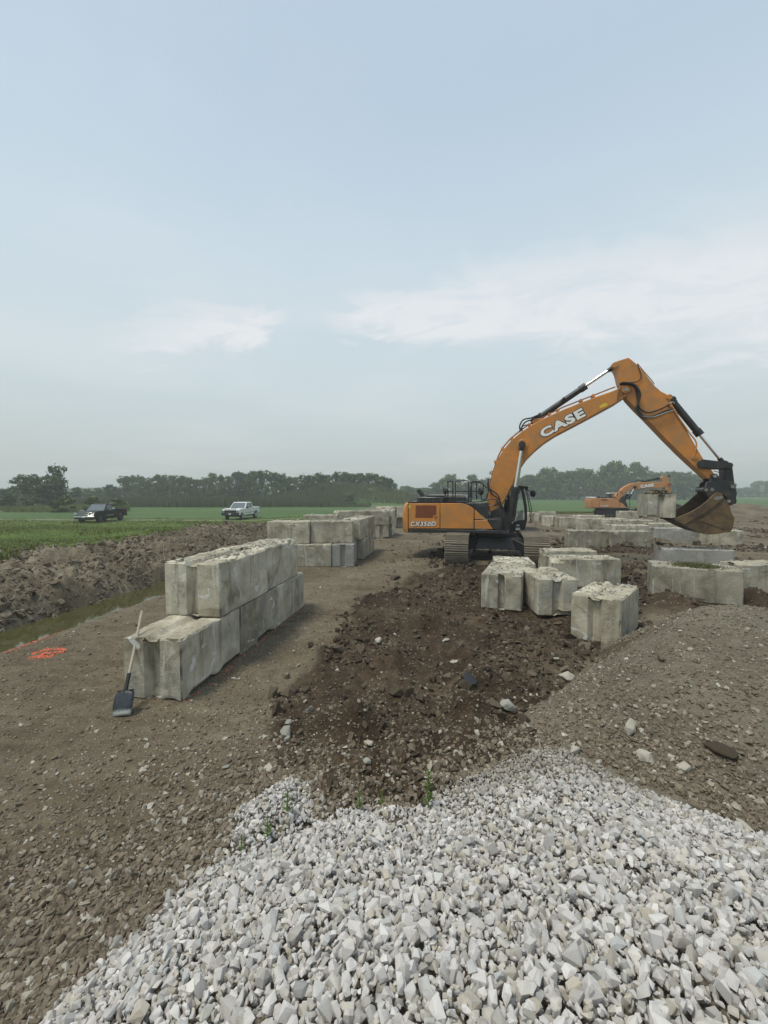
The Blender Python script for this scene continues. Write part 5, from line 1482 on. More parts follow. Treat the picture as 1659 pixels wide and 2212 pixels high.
# rim stiffener along the open edge, worn bright on top
for y0 in (yn - .03, YO + BW - .01):
    m = MB(); q = PAx([(232, 1172), (330, 1120), (450, 1070), (560, 1020), (680, 950), (790, 870), (870, 800), (960, 712), (1030, 680), (1100, 700), (1135, 770), (1060, 850), (900, 985), (700, 1110), (560, 1190), (430, 1262), (330, 1225)], yn); m.prism(q, y0, y0 + .04); m.build('rim_plate', M['bucket_steel'], bk, bevel=.008)
m = MB(); m.prism(PAx([(955, 770), (1020, 745), (1090, 742), (1130, 770), (1085, 800), (1000, 812), (962, 805)], yn), yn - .034, yn - .028); m.build('worn_patch', M['white_sticker'] if False else M['worn_steel'], bk)
m = MB(); m.prism(PAx([(440, 1262), (860, 1030), (1090, 850), (1100, 858), (880, 1045), (450, 1275)], yn), yn - .02, yn + .005); m.build('weld_rib', M['bucket_inside'], bk)
m = MB(); m.prism(PAx([(690, 1180), (900, 1250), (1160, 1340), (1150, 1352), (890, 1262), (684, 1190)], yn), yn - .012, yn + .005); m.build('weld_rib', M['bucket_inside'], bk)
ears = [(870, 800), (800, 700), (770, 640), (780, 590), (820, 570), (900, 590), (960, 620), (1060, 690), (1000, 720)]
m = MB()
for y0 in (YO - .36, YO - .14, YO + .10, YO + .30): m.prism(PAx(ears, YO - .3), y0, y0 + .05)
m.prism(PAx([(1200, 800), (1300, 800), (1330, 870), (1262, 920), (1230, 900)], YO - .3), YO - .34, YO + .34)
m.build('bucket_ear', M['bucket_inside'], bk, bevel=.01)
# cutting edge and teeth
L0 = PL(cA(lip), yn); Ln = Vector(L0); din = (Vector(PL(cA((440, 1290)), yn)) - Ln).normalized(); dn = Vector((-din.y, din.x))
if dn.y < 0: dn = -dn
m = MB(); q = [tuple(Ln - din * .10 + dn * .01), tuple(Ln + din * .30 + dn * .045), tuple(Ln + din * .30), tuple(Ln - din * .10)]
m.prism(q, yn - .01, YO + BW + .01); m.build('cutting_edge', M['bucket_steel'], bk, bevel=.005)
for k in range(5):
    yy = yn + .09 + k * (2 * BW - .18) / 4
    m = MB(); a = Ln - din * .34; b = Ln + din * .06
    v = []
    for (p, h0, h1, w_) in ((a, .012, 0.0, .035), (Ln - din * .12, .05, -.03, .055), (b, .07, -.045, .06)):
        for hh_ in (h0, h1):
            for s in (-1, 1):
                c_ = p + dn * hh_; v.append((c_.x, yy + s * w_, c_.y))
    f = []
    for s in range(2):
        o_ = s * 4; f += [(o_, o_ + 1, o_ + 5, o_ + 4), (o_ + 2, o_ + 6, o_ + 7, o_ + 3), (o_, o_ + 4, o_ + 6, o_ + 2), (o_ + 1, o_ + 3, o_ + 7, o_ + 5)]
    f += [(0, 2, 3, 1), (8, 9, 11, 10)]
    m.add(v, f); m.build('bucket_tooth', M['bucket_inside'], bk, bevel=.004)

# the block it carries: end towards the camera, resting on the teeth
ex_ = Vector((math.cos(EYAW), math.sin(EYAW), 0)); ey_ = Vector((-math.sin(EYAW), math.cos(EYAW), 0))
xa, za = PL(cA((-250, 1125)), yn - .06); xb, zb2 = PL(cA((285, 1150)), yn - .06)
wA = EXC + ex_ * xa + ey_ * (yn - .06); zc_ = PL(cA((100, 1148)), yn - .06)[1]
Wc = abs(xb - xa)
cbk = block('carried concrete block with a deep end groove, balanced on the bucket teeth', None, None, zc_, Wc, 1.45, Wc * .98, world=(wA.x, wA.y), yaw=EYAW, seed=81, cell=.05, wear=1.3, topgroove=True, group='block lifted by the excavator')
n = 260
ux_ = RNG.uniform(-.30, .30, n); uy_ = RNG.uniform(0.02, 1.3, n)
hh2 = 0.13 * np.exp(-(ux_ / .22) ** 2)
cc_ = wA + ex_ * Wc / 2
pp_ = np.stack([cc_.x + ux_ * ex_.x + uy_ * ey_.x, cc_.y + ux_ * ex_.y + uy_ * ey_.y, zc_ + Wc * .98 + hh2 * RNG.random(n)], 1)
scatter('carried_rubble', PEBS + SLABS, pp_, RNG.uniform(.02, .07, n), M['spoil_clod'], flat=.4, label='heap of dirt and chips on top of the carried block')

# ------------------------------------------------------------------ distant excavator
FC = Vector(G(1336, 1117)); FC.z = 0; FYAW = math.radians(-12)
fr_ = empty('excavator', FC, FYAW)
tag(fr_, 'distant smaller looking orange excavator facing right, parked on the field edge behind the blocks', 'excavator', 'orange excavators')
FL = make_frame(FC, FYAW)
undercarriage(fr_, math.radians(-28), FYAW, 1.25)
PB = lambda pts, y: poly(FL, cB, pts, y)
fy = -1.45
def fpan(name, pts, mat, y0, y1, bevel=.03, par=fr_): 
    m = MB(); m.prism(PB(pts, fy), y0, y1); return m.build(name, M[mat], par, bevel=bevel)
fpan('counterweight', [(190, 404), (200, 538), (170, 535), (164, 460), (172, 410)], 'orange_paint_dusty', -1.35, .9, .12)
fpan('rear_side_panel', [(192, 405), (288, 405), (288, 525), (192, 525)], 'orange_paint_dusty', fy, 1.4, .04)
fp = fpan('middle_side_panel', [(291, 405), (480, 405), (520, 425), (540, 450), (540, 525), (291, 525)], 'orange_paint_dusty', fy, 1.4, .04)
fpan('front_side_panel', [(543, 452), (590, 478), (632, 524), (543, 525)], 'orange_paint_dusty', fy, -.6, .02)
fpan('main_frame', [(285, 527), (660, 529), (670, 540), (420, 552), (285, 540)], 'black_paint', fy + .05, 1.35)
fpan('engine_hood', [(180, 404), (182, 392), (255, 386), (400, 388), (400, 404)], 'hood_grey', -1.0, 1.0)
fpan('hood_top', [(178, 400), (195, 386), (258, 388), (258, 401)], 'white_sticker', -1.05, 1.05)
fpan('side_vent', [(304, 413), (384, 413), (384, 430), (304, 430)], 'dark_grille', fy - .02, fy + .02, .005, fp)
q0, q1, qh = FL(cB((292, 508)), fy), FL(cB((396, 508)), fy), FL(cB((292, 494)), fy)
lettering('model_lettering', 'CX300D', q0, q1, fy - .02, qh[1] - q0[1], fp, shear=.2, bold=.04, edge=.02)
m = MB(); m.prism(PB([(402, 405), (410, 338), (560, 336), (575, 350), (585, 400), (640, 470), (650, 525), (560, 520), (530, 430), (480, 404)], .4), .42, 1.4); cb_ = m.build('cab', M['black_paint'], fr_, bevel=.04)
for pts in ([(432, 396), (436, 348), (500, 346), (500, 400)], [(512, 400), (512, 348), (552, 348), (566, 396)]):
    m = MB(); m.prism(PB(pts, .4), .40, .425); m.build('cab_window', M['windscreen_glass'], cb_)
m = MB(); m.prism(PB([(404, 342), (412, 333), (558, 333), (566, 342)], .4), .38, 1.42); m.build('cab_roof', M['white_sticker'], cb_, bevel=.02)
q = [FL(cB(p), .5) for p in ((655, 530), (672, 525), (672, 420), (660, 400))]
m = MB(); m.tube([(a, .5, b) for a, b in q], .03, 6); m.build('guard_bar', M['black_paint'], fr_)
q = [FL(cB(p), -1.2) for p in ((512, 372), (515, 318), (530, 308), (560, 318), (580, 350))]
m = MB(); m.tube([(a, -1.2, b) for a, b in q], .03, 6); m.build('handrail', M['black_paint'], fr_)
q = FL(cB((265, 378)), -.5); m = MB(); m.cyl((q[0] + .3, -.5, q[1] - .35), (q[0], -.5, q[1] + .05), .09, n=10); m.build('exhaust_pipe', M['black_paint'], fr_)
b = fpan('boom', [(545, 405), (530, 380), (550, 350), (590, 318), (635, 270), (690, 235), (740, 212), (800, 200), (900, 192), (1100, 188), (1180, 190), (1198, 205), (1200, 235), (1185, 265), (1100, 268), (900, 278), (790, 290), (730, 298), (690, 318), (650, 360), (610, 410), (580, 440)], 'orange_paint_dusty', -.30, .30, .03)
q0, q1, qh = FL(cB((808, 272)), -.3), FL(cB((982, 250)), -.3), FL(cB((806, 232)), -.3)
lettering('brand_lettering', 'CASE', q0, q1, -.33, qh[1] - q0[1], b, bold=.06, edge=.015)
fpan('arm', [(1168, 110), (1200, 105), (1242, 120), (1250, 160), (1275, 270), (1290, 420), (1300, 520), (1262, 520), (1230, 400), (1195, 270), (1168, 190), (1160, 150)], 'orange_paint_dusty', -.22, .22, .03)
q = FL(cB((1186, 225)), -.3); m = MB(); pin(m, q[0], q[1], -.36, .36, .16); m.build('boom_tip_pin', M['vent_frame'], fr_)
hydraulic(fr_, 'arm_cylinder', FL(cB((830, 190)), 0), FL(cB((1172, 116)), 0), .64, .12, .055, 0)
hydraulic(fr_, 'boom_cylinder', FL(cB((655, 400)), -.45), FL(cB((738, 258)), -.45), .32, .12, .07, -.45)
hydraulic(fr_, 'boom_cylinder', FL(cB((655, 400)), -.45), FL(cB((738, 258)), -.45), .32, .12, .07, .45)
fpan('boom_bracket', [(590, 440), (600, 400), (650, 360), (680, 400), (660, 500), (600, 480)], 'black_paint', -.42, .42)
for pts in ([(735, 205), (750, 178), (780, 170), (830, 172), (850, 186)],):
    q = [FL(cB(p), -.1) for p in pts]; m = MB(); m.tube([(a, -.1, c__) for a, c__ in q], .035, 6); m.build('hydraulic_hose', M['black_rubber'], fr_)
fpan('bucket', [(1262, 510), (1285, 420), (1300, 425), (1305, 465), (1350, 480), (1395, 495), (1422, 520), (1410, 545), (1350, 560), (1290, 560)], 'bucket_inside', -.6, .6, .05)
# ------------------------------------------------------------------ pickup trucks (local x forward, y left)
def pickup(label, loc, heading, paint, crew, dark_front, wheel_r=.40, z_lift=0.0, rim='rim_black', steer=0.0):
    r = empty('pickup_truck', loc, heading)
    tag(r, label, 'pickup truck', 'pickup trucks parked on the farm track')
    L2 = 2.95; xf, xr_ = 1.92, -1.78; hw = 1.0
    cabr = -1.05 if crew else -.35; zb_ = .48 + z_lift; zs = 1.12 + z_lift; zh = 1.22 + z_lift; zt = 1.92 + z_lift; zbed = 1.32 + z_lift
    def arch(cx, cz, R, n=9): return [(cx + R * math.cos(math.pi * k / n), cz + R * math.sin(math.pi * k / n)) for k in range(n + 1)]
    Ra = wheel_r + .09
    body = [(-2.9, zb_ + .12), (-2.92, zbed), (cabr, zbed), (cabr, zs + .06), (1.05, zs + .10), (1.2, zh), (2.2, zh - .02), (2.72, zh - .10), (2.86, zh - .22), (2.90, zb_ + .10), (2.75, zb_)]
    body += arch(xf, zb_ + .02, Ra) + [(xf - Ra - .02, zb_ - .02), (xr_ + Ra + .02, zb_ - .02)] + arch(xr_, zb_ + .02, Ra) + [(-2.5, zb_ + .03)]
    m = MB()
    # skin on both sides, hood and bed walls between
    m.prism(body, -hw, -hw + .09); m.prism(body, hw - .09, hw)
    b = m.build('body', M[paint], r, bevel=.02)
    m = MB(); m.prism([(1.12, zb_), (1.12, zs + .08), (1.25, zh + .02), (2.2, zh + .005), (2.70, zh - .075), (2.84, zh - .20), (2.86, zb_ + .10)], -hw + .06, hw - .06)
    if dark_front:  pass
    hood = m.build('hood', M[paint], b, bevel=.03)
    if not dark_front is None:
        m = MB(); m.prism([(1.7, zh), (2.2, zh - .01), (2.15, zh + .045), (1.78, zh + .06)], -.32, .32)
        if crew: m.build('hood_scoop', M['plastic_black'], hood, bevel=.01)
    m = MB(); m.box(-2.86, cabr, -hw + .09, hw - .09, .72 + z_lift, .80 + z_lift); m.box(cabr - .05, cabr + .02, -hw + .08, hw - .08, .75 + z_lift, zbed - .01); m.build('bed_floor', M['plastic_black'], b)
    m = MB(); m.box(-2.93, -2.86, -hw + .09, hw - .09, .70 + z_lift, zbed - .005); m.build('tailgate', M[paint], b, bevel=.015)
    # cab: inner box and greenhouse
    m = MB(); m.box(cabr, 1.12, -hw + .07, hw - .07, zb_, zs + .05); m.build('cab_floor', M[paint], b)
    base = zs + .05
    xb0, xb1, xt0, xt1 = cabr, 1.22, cabr + .12, .42
    wb, wt = hw - .03, hw - .20
    v = [(xb0, -wb, base), (xb1, -wb, base), (xb1, wb, base), (xb0, wb, base), (xt0, -wt, zt), (xt1, -wt, zt), (xt1, wt, zt), (xt0, wt, zt)]
    m = MB(); m.add(v, [(0, 1, 2, 3), (4, 7, 6, 5), (0, 4, 5, 1), (1, 5, 6, 2), (2, 6, 7, 3), (3, 7, 4, 0)])
    cabo = m.build('cab', M[paint], b, bevel=.05, seg=3)
    V0 = [Vector(p) for p in v]
    def quad(a, b_, c, d, u0, u1, w0, w1, push, nm, mat):
        """a pane on the face a b c d (a-b foot, d-c top) between fractions u and w"""
        def pt(u, w): return V0[a].lerp(V0[b_], u).lerp(V0[d].lerp(V0[c], u), w)
        n_ = (V0[b_] - V0[a]).cross(V0[d] - V0[a]).normalized() * push
        q = [pt(u0, w0) + n_, pt(u1, w0) + n_, pt(u1, w1) + n_, pt(u0, w1) + n_]
        m = MB(); m.add(q + [p - n_ * .9 for p in q], [(0, 1, 2, 3), (4, 7, 6, 5), (0, 4, 5, 1), (1, 5, 6, 2), (2, 6, 7, 3), (3, 7, 4, 0)]); return m.build(nm, M[mat], cabo)
    quad(1, 2, 6, 5, .05, .95, .08, .90, .008, 'windscreen', 'windscreen_glass')
    quad(3, 0, 4, 7, .10, .90, .15, .88, .008, 'rear_window', 'tinted_glass')
    ends = [(.10, .50), (.545, .88)] if crew else [(.10, .86)]
    for (u0, u1) in ends:
        quad(0, 1, 5, 4, u0, u1, .10, .88, .008, 'side_window', 'tinted_glass')
        quad(2, 3, 7, 6, 1 - u1, 1 - u0, .10, .88, .008, 'side_window', 'tinted_glass')
    # front end
    if dark_front:
        m = MB(); m.box(2.84, 2.93, -.70, .70, .80 + z_lift, 1.06 + z_lift); m.build('grille', M['plastic_black'], r, bevel=.01)
        m = MB(); m.box(2.84, 2.945, -.72, .72, 1.045 + z_lift, 1.11 + z_lift); m.build('grille_bar', M['letter_white'], r, bevel=.01)
        m = MB(); m.box(2.76, 3.02, -1.0, 1.0, .46 + z_lift, .80 + z_lift); bp = m.build('front_bumper', M['plastic_black'], r, bevel=.03)
        m = MB(); m.box(2.78, 2.90, -.66, .66, 1.13 + z_lift, 1.17 + z_lift); m.build('hood_gap', M['plastic_black'], r)
        for s in (-1, 1):
            m = MB(); m.box(2.70, 2.925, min(s * .74, s * .98), max(s * .74, s * .98), .82 + z_lift, 1.08 + z_lift); m.build('headlight', M['lamp_clear'], r, bevel=.02)
            m = MB(); m.box(2.80, 2.935, min(s * .82, s * .96), max(s * .82, s * .96), .85 + z_lift, 1.02 + z_lift); m.build('headlight_cup', M['plastic_black'], r, bevel=.02)
    else:
        m = MB(); m.box(2.84, 2.90, -.80, .80, .78 + z_lift, 1.05 + z_lift); m.build('grille', M['plastic_black'], r, bevel=.01)
        for z_ in (.91, 1.05):
            m = MB(); m.box(2.84, 2.93, -.93, .93, z_ + z_lift - .03, z_ + z_lift + .03); m.build('grille_bar', M['chrome'], r, bevel=.01)
        m = MB(); m.box(2.76, 3.0, -1.0, 1.0, .56 + z_lift, .76 + z_lift); bp = m.build('front_bumper', M['chrome'], r, bevel=.04)
        m = MB(); m.box(2.72, 2.95, -.95, .95, .40 + z_lift, .56 + z_lift); m.build('air_dam', M['plastic_black'], r, bevel=.02)
        for s in (-1, 1):
            m = MB(); m.box(2.68, 2.915, min(s * .74, s * .99), max(s * .74, s * .99), .88 + z_lift, 1.08 + z_lift); m.build('headlight', M['lamp_clear'], r, bevel=.02)
    m = MB(); m.box(3.0, 3.03, -.16, .14, .58 + z_lift, .70 + z_lift); m.build('number_plate', M['white_sticker'], bp)
    m = MB(); m.box(-3.05, -2.92, -.98, .98, .50 + z_lift, .70 + z_lift); m.build('rear_bumper', M['plastic_black' if dark_front else 'black_truck_paint'], r, bevel=.02)
    for s in (-1, 1):
        m = MB(); m.box(-2.94, -2.84, min(s * .90, s * 1.005), max(s * .90, s * 1.005), .88 + z_lift, zbed - .06); m.build('tail_light', M['lamp_red'], r, bevel=.01)
        m = MB(); m.box(.82, .98, min(s * 1.05, s * 1.25), max(s * 1.05, s * 1.25), 1.20 + z_lift, 1.42 + z_lift); m.box(.88, .94, min(s * .95, s * 1.08), max(s * .95, s * 1.08), 1.22 + z_lift, 1.27 + z_lift); m.build('door_mirror', M['plastic_black'], r, bevel=.03)
        y0, y1 = sorted((s * 1.002, s * 1.012))
        seams = [1.10, -.02, cabr + .02] if crew else [1.10, cabr + .25]
        for x_ in seams:
            m = MB(); m.box(x_ - .008, x_ + .008, y0, y1, .62 + z_lift, zs + .04); m.build('door_seam', M['plastic_black'], b)
        for x_ in ([.12, -.92] if crew else [-.05]):
            m = MB(); m.box(x_ - .10, x_ + .06, min(s * 1.0, s * 1.03), max(s * 1.0, s * 1.03), zs - .08, zs - .04); m.build('door_handle', M['plastic_black'], b)
        m = MB(); m.box(cabr, 1.0, y0, y1 + s * 0, .68 + z_lift, .76 + z_lift); m.build('body_moulding', M['worn_steel'], b, bevel=.004)
        for x_ in (xf, xr_):
            w = MB(); yy = s * (hw - .13)
            w.cyl((0, -.13, 0), (0, .13, 0), wheel_r, n=28)
            wo = w.build('wheel', M['tyre'], r, bevel=.03)
            wo.location = (x_, yy, wheel_r)
            if x_ == xf: wo.rotation_euler = (0, 0, steer)
            rm = MB(); rm.cyl((0, s * .09, 0), (0, s * .138, 0), wheel_r * .62, n=20); rm.build('rim', M[rim], wo, bevel=.01)
            for k in range(6):
                a = k * math.pi / 3; sp_ = MB(); sp_.cyl((0, s * .145, 0), (math.cos(a) * wheel_r * .58, s * .145, math.sin(a) * wheel_r * .58), .03, n=6); sp_.build('spoke', M['rim_silver' if rim == 'rim_silver' else 'black_paint'], wo)
    m = MB(); m.box(-2.7, 2.7, -.55, .55, .32 + z_lift, .55 + z_lift); m.cyl((xf, -.9, wheel_r), (xf, .9, wheel_r), .07, n=8); m.cyl((xr_, -.9, wheel_r), (xr_, .9, wheel_r), .09, n=8); m.cyl((xr_ - .15, 0, wheel_r), (xr_ + .15, 0, wheel_r), .17, n=10); m.build('chassis', M['plastic_black'], r)
    return r
q = G(198, 1131, -.62)
zt1 = surf1(-29.6, 44.2)
bt = pickup('black regular cab pickup with chrome bumper parked left on the farm track', (-30.55, 44.6, 0), math.radians(-90 + 3), 'black_truck_paint', False, False, .42, 0.02)
bt.location.z = surf1(bt.location.x, bt.location.y) - .02
m = MB(); m.box(-1.25, -.55, -.62, .62, 1.25, 1.46)
tb = m.build('tool_box', M['white_sticker'], bt, bevel=.02)
wt_ = pickup('white crew cab pickup with black front bumper parked on the farm track', (-17.0, 49.2, 0), math.radians(-90 - 6), 'white_truck_paint', True, True, .44, .10, 'rim_silver', math.radians(12))
wt_.location.z = surf1(wt_.location.x, wt_.location.y) - .02

# ------------------------------------------------------------------ shovel leaning on the near wall
Sb = G(259, 1551); Sb.z = surf1(Sb.x, Sb.y)
St = G(308, 1321, 1.06); d_ = atY(307, 1319, 5.14) - Sb
sv = empty('shovel', Sb); tag(sv, 'wooden handled shovel with a black square blade leaning on the block wall', 'shovel')
ez = d_.normalized(); ex__ = Vector((1, -.12, 0)); ex__ = (ex__ - ez * ex__.dot(ez)).normalized(); ey__ = ez.cross(ex__)
sv.rotation_mode = 'QUATERNION'; sv.rotation_quaternion = Matrix((ex__, ey__, ez)).transposed().to_quaternion()
Ls = d_.length
m = MB(); m.tube(arc_pts([(0, 0, .44), (0, .004, .7), (0, 0, Ls)], 4), .0165, 12); m.build('handle', M['wood_handle'], sv)
m = MB(); m.tube([(0, 0, .24), (0, 0, .33), (0, 0, .47)], .022, 12); m.build('socket', M['shovel_black'], sv)
V = []; F = []; nu, nv = 9, 12
for j in range(nv):
    w_ = j / (nv - 1); z_ = .02 + w_ * .26
    for i in range(nu):
        u = -1 + 2 * i / (nu - 1); half = .105 + .012 * math.sin(w_ * 3) - (.03 if w_ > .98 else 0)
        V.append((u * half, -.018 + .026 * u * u + .010 * (1 - w_) * 1.2 - .01 * math.sin(w_ * 3), z_))
for j in range(nv - 1):
    for i in range(nu - 1): F.append((j * nu + i, j * nu + i + 1, (j + 1) * nu + i + 1, (j + 1) * nu + i))
m = MB(); m.add(V, F); bl = m.build('blade', M['shovel_blade'], sv); md = bl.modifiers.new('thick', 'SOLIDIFY'); md.thickness = .004
m = MB(); m.cyl((0, -.006, .14), (0, 0, .30), .012, .024, n=10); m.build('frog', M['shovel_black'], sv)
for s in (-1, 1):
    m = MB(); m.box(min(s * .03, s * .10), max(s * .03, s * .10), -.012, .012, .278, .288); m.build('foot_tread', M['shovel_black'], sv)

# ------------------------------------------------------------------ single rocks one can point to
def rock(label, px, py, wpx, asp=(1, .75, .6), mat='pale_rock', seed=1, z=0.0, npts=15, flat=0.2, name='rock', cat='rock', box=False):
    p = G(px, py, z); 
    for _ in range(4): p = G(px, py, surf1(p.x, p.y))
    r_ = wpx / FPX * p.y / 2
    Vp, Fp = hull(npts, 900 + seed, asp, .22, box)
    m_ = np_mesh(name, Vp, Fp); m_.materials.append(M[mat])
    bm = bmesh.new(); bm.from_mesh(m_)
    bmesh.ops.subdivide_edges(bm, edges=bm.edges, cuts=2, use_grid_fill=True)
    bmesh.ops.smooth_vert(bm, verts=bm.verts, factor=.35, use_axis_x=True, use_axis_y=True, use_axis_z=True)
    for v_ in bm.verts: v_.co *= 1 + .10 * mnoise.noise(v_.co * 2.3 + Vector((seed * 5.1, 0, 0))) + .05 * mnoise.noise(v_.co * 6 + Vector((0, seed * 3.3, 0)))
    bm.to_mesh(m_); bm.free()
    o = bpy.data.objects.new(name, m_); col.objects.link(o)
    o.scale = (r_,) * 3; o.rotation_euler = (random.uniform(-flat, flat), random.uniform(-flat, flat), random.uniform(0, 6.28))
    o.location = (p.x, p.y, surf1(p.x, p.y) + r_ * asp[2] * .55)
    tag(o, label, cat, 'rocks lying about the site'); return o
rock('big creamy white rock at the edge of the dug soil below the heap', 1222, 1470, 44, (1, .7, .62), 'pale_rock', 1)
rock('brown grey boulder half sunk in dark soil left of the heap toe', 1096, 1530, 42, (1, .8, .7), 'grey_rock', 2)
rock('upright grey rock with fibres beside the left soil edge', 620, 1585, 34, (1, .75, .85), 'grey_rock', 3)
rock('small square rock resting on top of the upright grey one', 624, 1562, 20, (1, .8, .6), 'grey_rock', 4)
rock('rounded small rock at the foot of the upright grey one', 620, 1600, 18, (1, .8, .7), 'grey_rock', 5)
rock('blocky upright grey stone alone near the left soil edge', 667, 1537, 20, (.85, .8, 1), 'grey_rock', 6, box=True)
rock('flat pale stone just left of the blocky upright one', 613, 1516, 22, (1, .7, .45), 'pale_rock', 7)
rock('tan brick shaped stone on brown dirt left of the gravel spur', 580, 1665, 25, (1, .75, .8), 'pale_rock', 8, box=True)
rock('tall flat slab of tan stone standing in the heap toe', 1362, 1598, 42, (1, .45, .9), 'pale_rock', 9, flat=.5)
rock('white stone with a notched top on the gravelly toe', 1391, 1645, 42, (1, .6, .6), 'pale_rock', 10)
rock('pinkish stone with a flat top on the stony slope', 1475, 1674, 32, (1, .8, .65), 'pale_rock', 11, box=True)
rock('rounded tan stone at the top corner of the gravel pile', 1242, 1627, 34, (1, .72, .65), 'pale_rock', 12)
rock('large dark clod overhanging a hollow on the right slope', 1556, 1655, 66, (1, .6, .38), 'clod', 13, name='soil_clod', cat='clod')
rock('rough white rock at the right picture edge by the gravel', 1608, 1787, 44, (1, .6, .5), 'pale_rock', 14)
rock('buried round stone poking from the stony right slope', 1500, 1745, 44, (1, .8, .55), 'dirty_stone_gap_shade', 15)
rock('hooked brown clod on the face of the earth heap', 1427, 1440, 24, (1, .6, .9), 'spoil_clod', 16, name='soil_clod', cat='clod', flat=.6)
rock('small clod just below the crest of the earth heap', 1382, 1346, 16, (1, .8, .6), 'spoil_clod', 17, name='soil_clod', cat='clod')
rock('white elongated stone in the middle of the dug soil', 982, 1421, 24, (1, .45, .45), 'pale_rock', 18)
rock('pale angular stone on the soil left of centre', 818, 1390, 28, (1, .7, .6), 'pale_rock', 19)
rock('pale stick shaped stone upper middle of the dug soil', 962, 1386, 22, (1, .5, .45), 'pale_rock', 20)
rock('broken black asphalt slab lying on the dug soil', 1012, 1487, 62, (1, .6, .16), 'shovel_black', 21, name='asphalt_piece', cat='asphalt')
rock('dark round clod under the asphalt slab', 1002, 1512, 34, (1, .8, .8), 'clod', 22, name='soil_clod', cat='clod')
rock('brown earth clod lying on the upper edge of the white gravel', 856, 1782, 46, (1, .6, .5), 'spoil_clod', 23, name='soil_clod', cat='clod')
rock('long flat pale slab on dark soil above the gravel', 796, 1608, 40, (1, .5, .3), 'pale_rock', 24)
rock('rounded grey stone low in the dug soil above the weeds', 793, 1657, 22, (1, .8, .7), 'grey_rock', 25)
rock('white cube like stone at the left rim of the gravel pile', 428, 1895, 24, (1, .9, .9), 'pale_rock', 26, box=True)
rock('small white stone beside the dirt left of the gravel spur', 392, 1748, 16, (1, .8, .7), 'pale_rock', 27)
rock('grey half sunk stone on the left dirt floor', 734 * .6636 + 0, 1660, 18, (1, .8, .5), 'grey_rock', 28)
rock('pale stone on the soil directly left of the big creamy rock', 1200, 1445, 24, (1, .7, .5), 'pale_rock', 29)
rock('white stone lying at the water edge of the ditch bank', 466, 1252, 9, (1, .7, .6), 'pale_rock', 30)

# ------------------------------------------------------------------ weeds at the gravel edge
def weed(label, px, py, hpx, seed, n_leaf=26, spread=.5):
    p = G(px, py)
    for _ in range(4): p = G(px, py, surf1(p.x, p.y))
    H = hpx / FPX * p.y * 1.18; rg = random.Random(seed)
    r = empty('weed', (p.x, p.y, surf1(p.x, p.y) - .01)); tag(r, label, 'weed', 'small green weeds at the gravel edge')
    ns = rg.choice((1, 2)) if n_leaf < 40 else 3
    for s in range(ns):
        lx_, ly_ = rg.uniform(-.10, .10) * H * 2 * (s > 0), rg.uniform(-.1, .1) * H * (s > 0); hs = H * (1 if s == 0 else rg.uniform(.5, .8))
        bx_, by_ = (rg.uniform(-.03, .03), rg.uniform(-.03, .03)) if s else (0, 0)
        m = MB(); m.tube([(bx_, by_, 0), (bx_ + lx_ * .4, by_ + ly_ * .4, hs * .5), (bx_ + lx_, by_ + ly_, hs)], .004, 5); st = m.build('stem', M['weed_leaf'], r)
        V = []; F = []
        for k in range(n_leaf):
            t_ = (k + .5) / n_leaf; z_ = hs * (.06 + .92 * t_); a = k * 2.4 + rg.uniform(-.4, .4); Ll = H * (.27 - .15 * t_) * rg.uniform(.7, 1.2) * (.55 + spread); ww_ = Ll * .13
            c0 = Vector((bx_ + lx_ * t_, by_ + ly_ * t_, z_)); d_ = Vector((math.cos(a), math.sin(a), 1.0)).normalized(); sd_ = Vector((-math.sin(a), math.cos(a), 0))
            tip = c0 + d_ * Ll + Vector((0, 0, -Ll * .18)); mid = c0 + d_ * Ll * .5 + Vector((0, 0, Ll * .05)); b0 = len(V)
            V += [c0, mid + sd_ * ww_, tip, mid - sd_ * ww_]; F += [(b0, b0 + 1, b0 + 2), (b0, b0 + 2, b0 + 3)]
        m = MB(); m.add(V, F); m.build('leaves', M['weed_leaf'], r)['kind'] = 'stuff'
    return r
weed('tallest weed, a single upright spike at the gravel edge left of centre', 925, 1748, 78, 1, 28, .45)
weed('short bushy weed in the dark notch above the gravel', 776, 1752, 42, 2, 26, .6)
weed('small weed just left of the tallest spike', 826, 1742, 34, 3, 16, .7)
weed('narrow leaved weed on the gravel spur', 622, 1765, 56, 4, 24, .7)
weed('weed lower down the spur between pale stones', 578, 1812, 46, 5, 18, .6)
weed('leftmost weed at the dirt side of the gravel', 522, 1842, 40, 6, 18, .5)
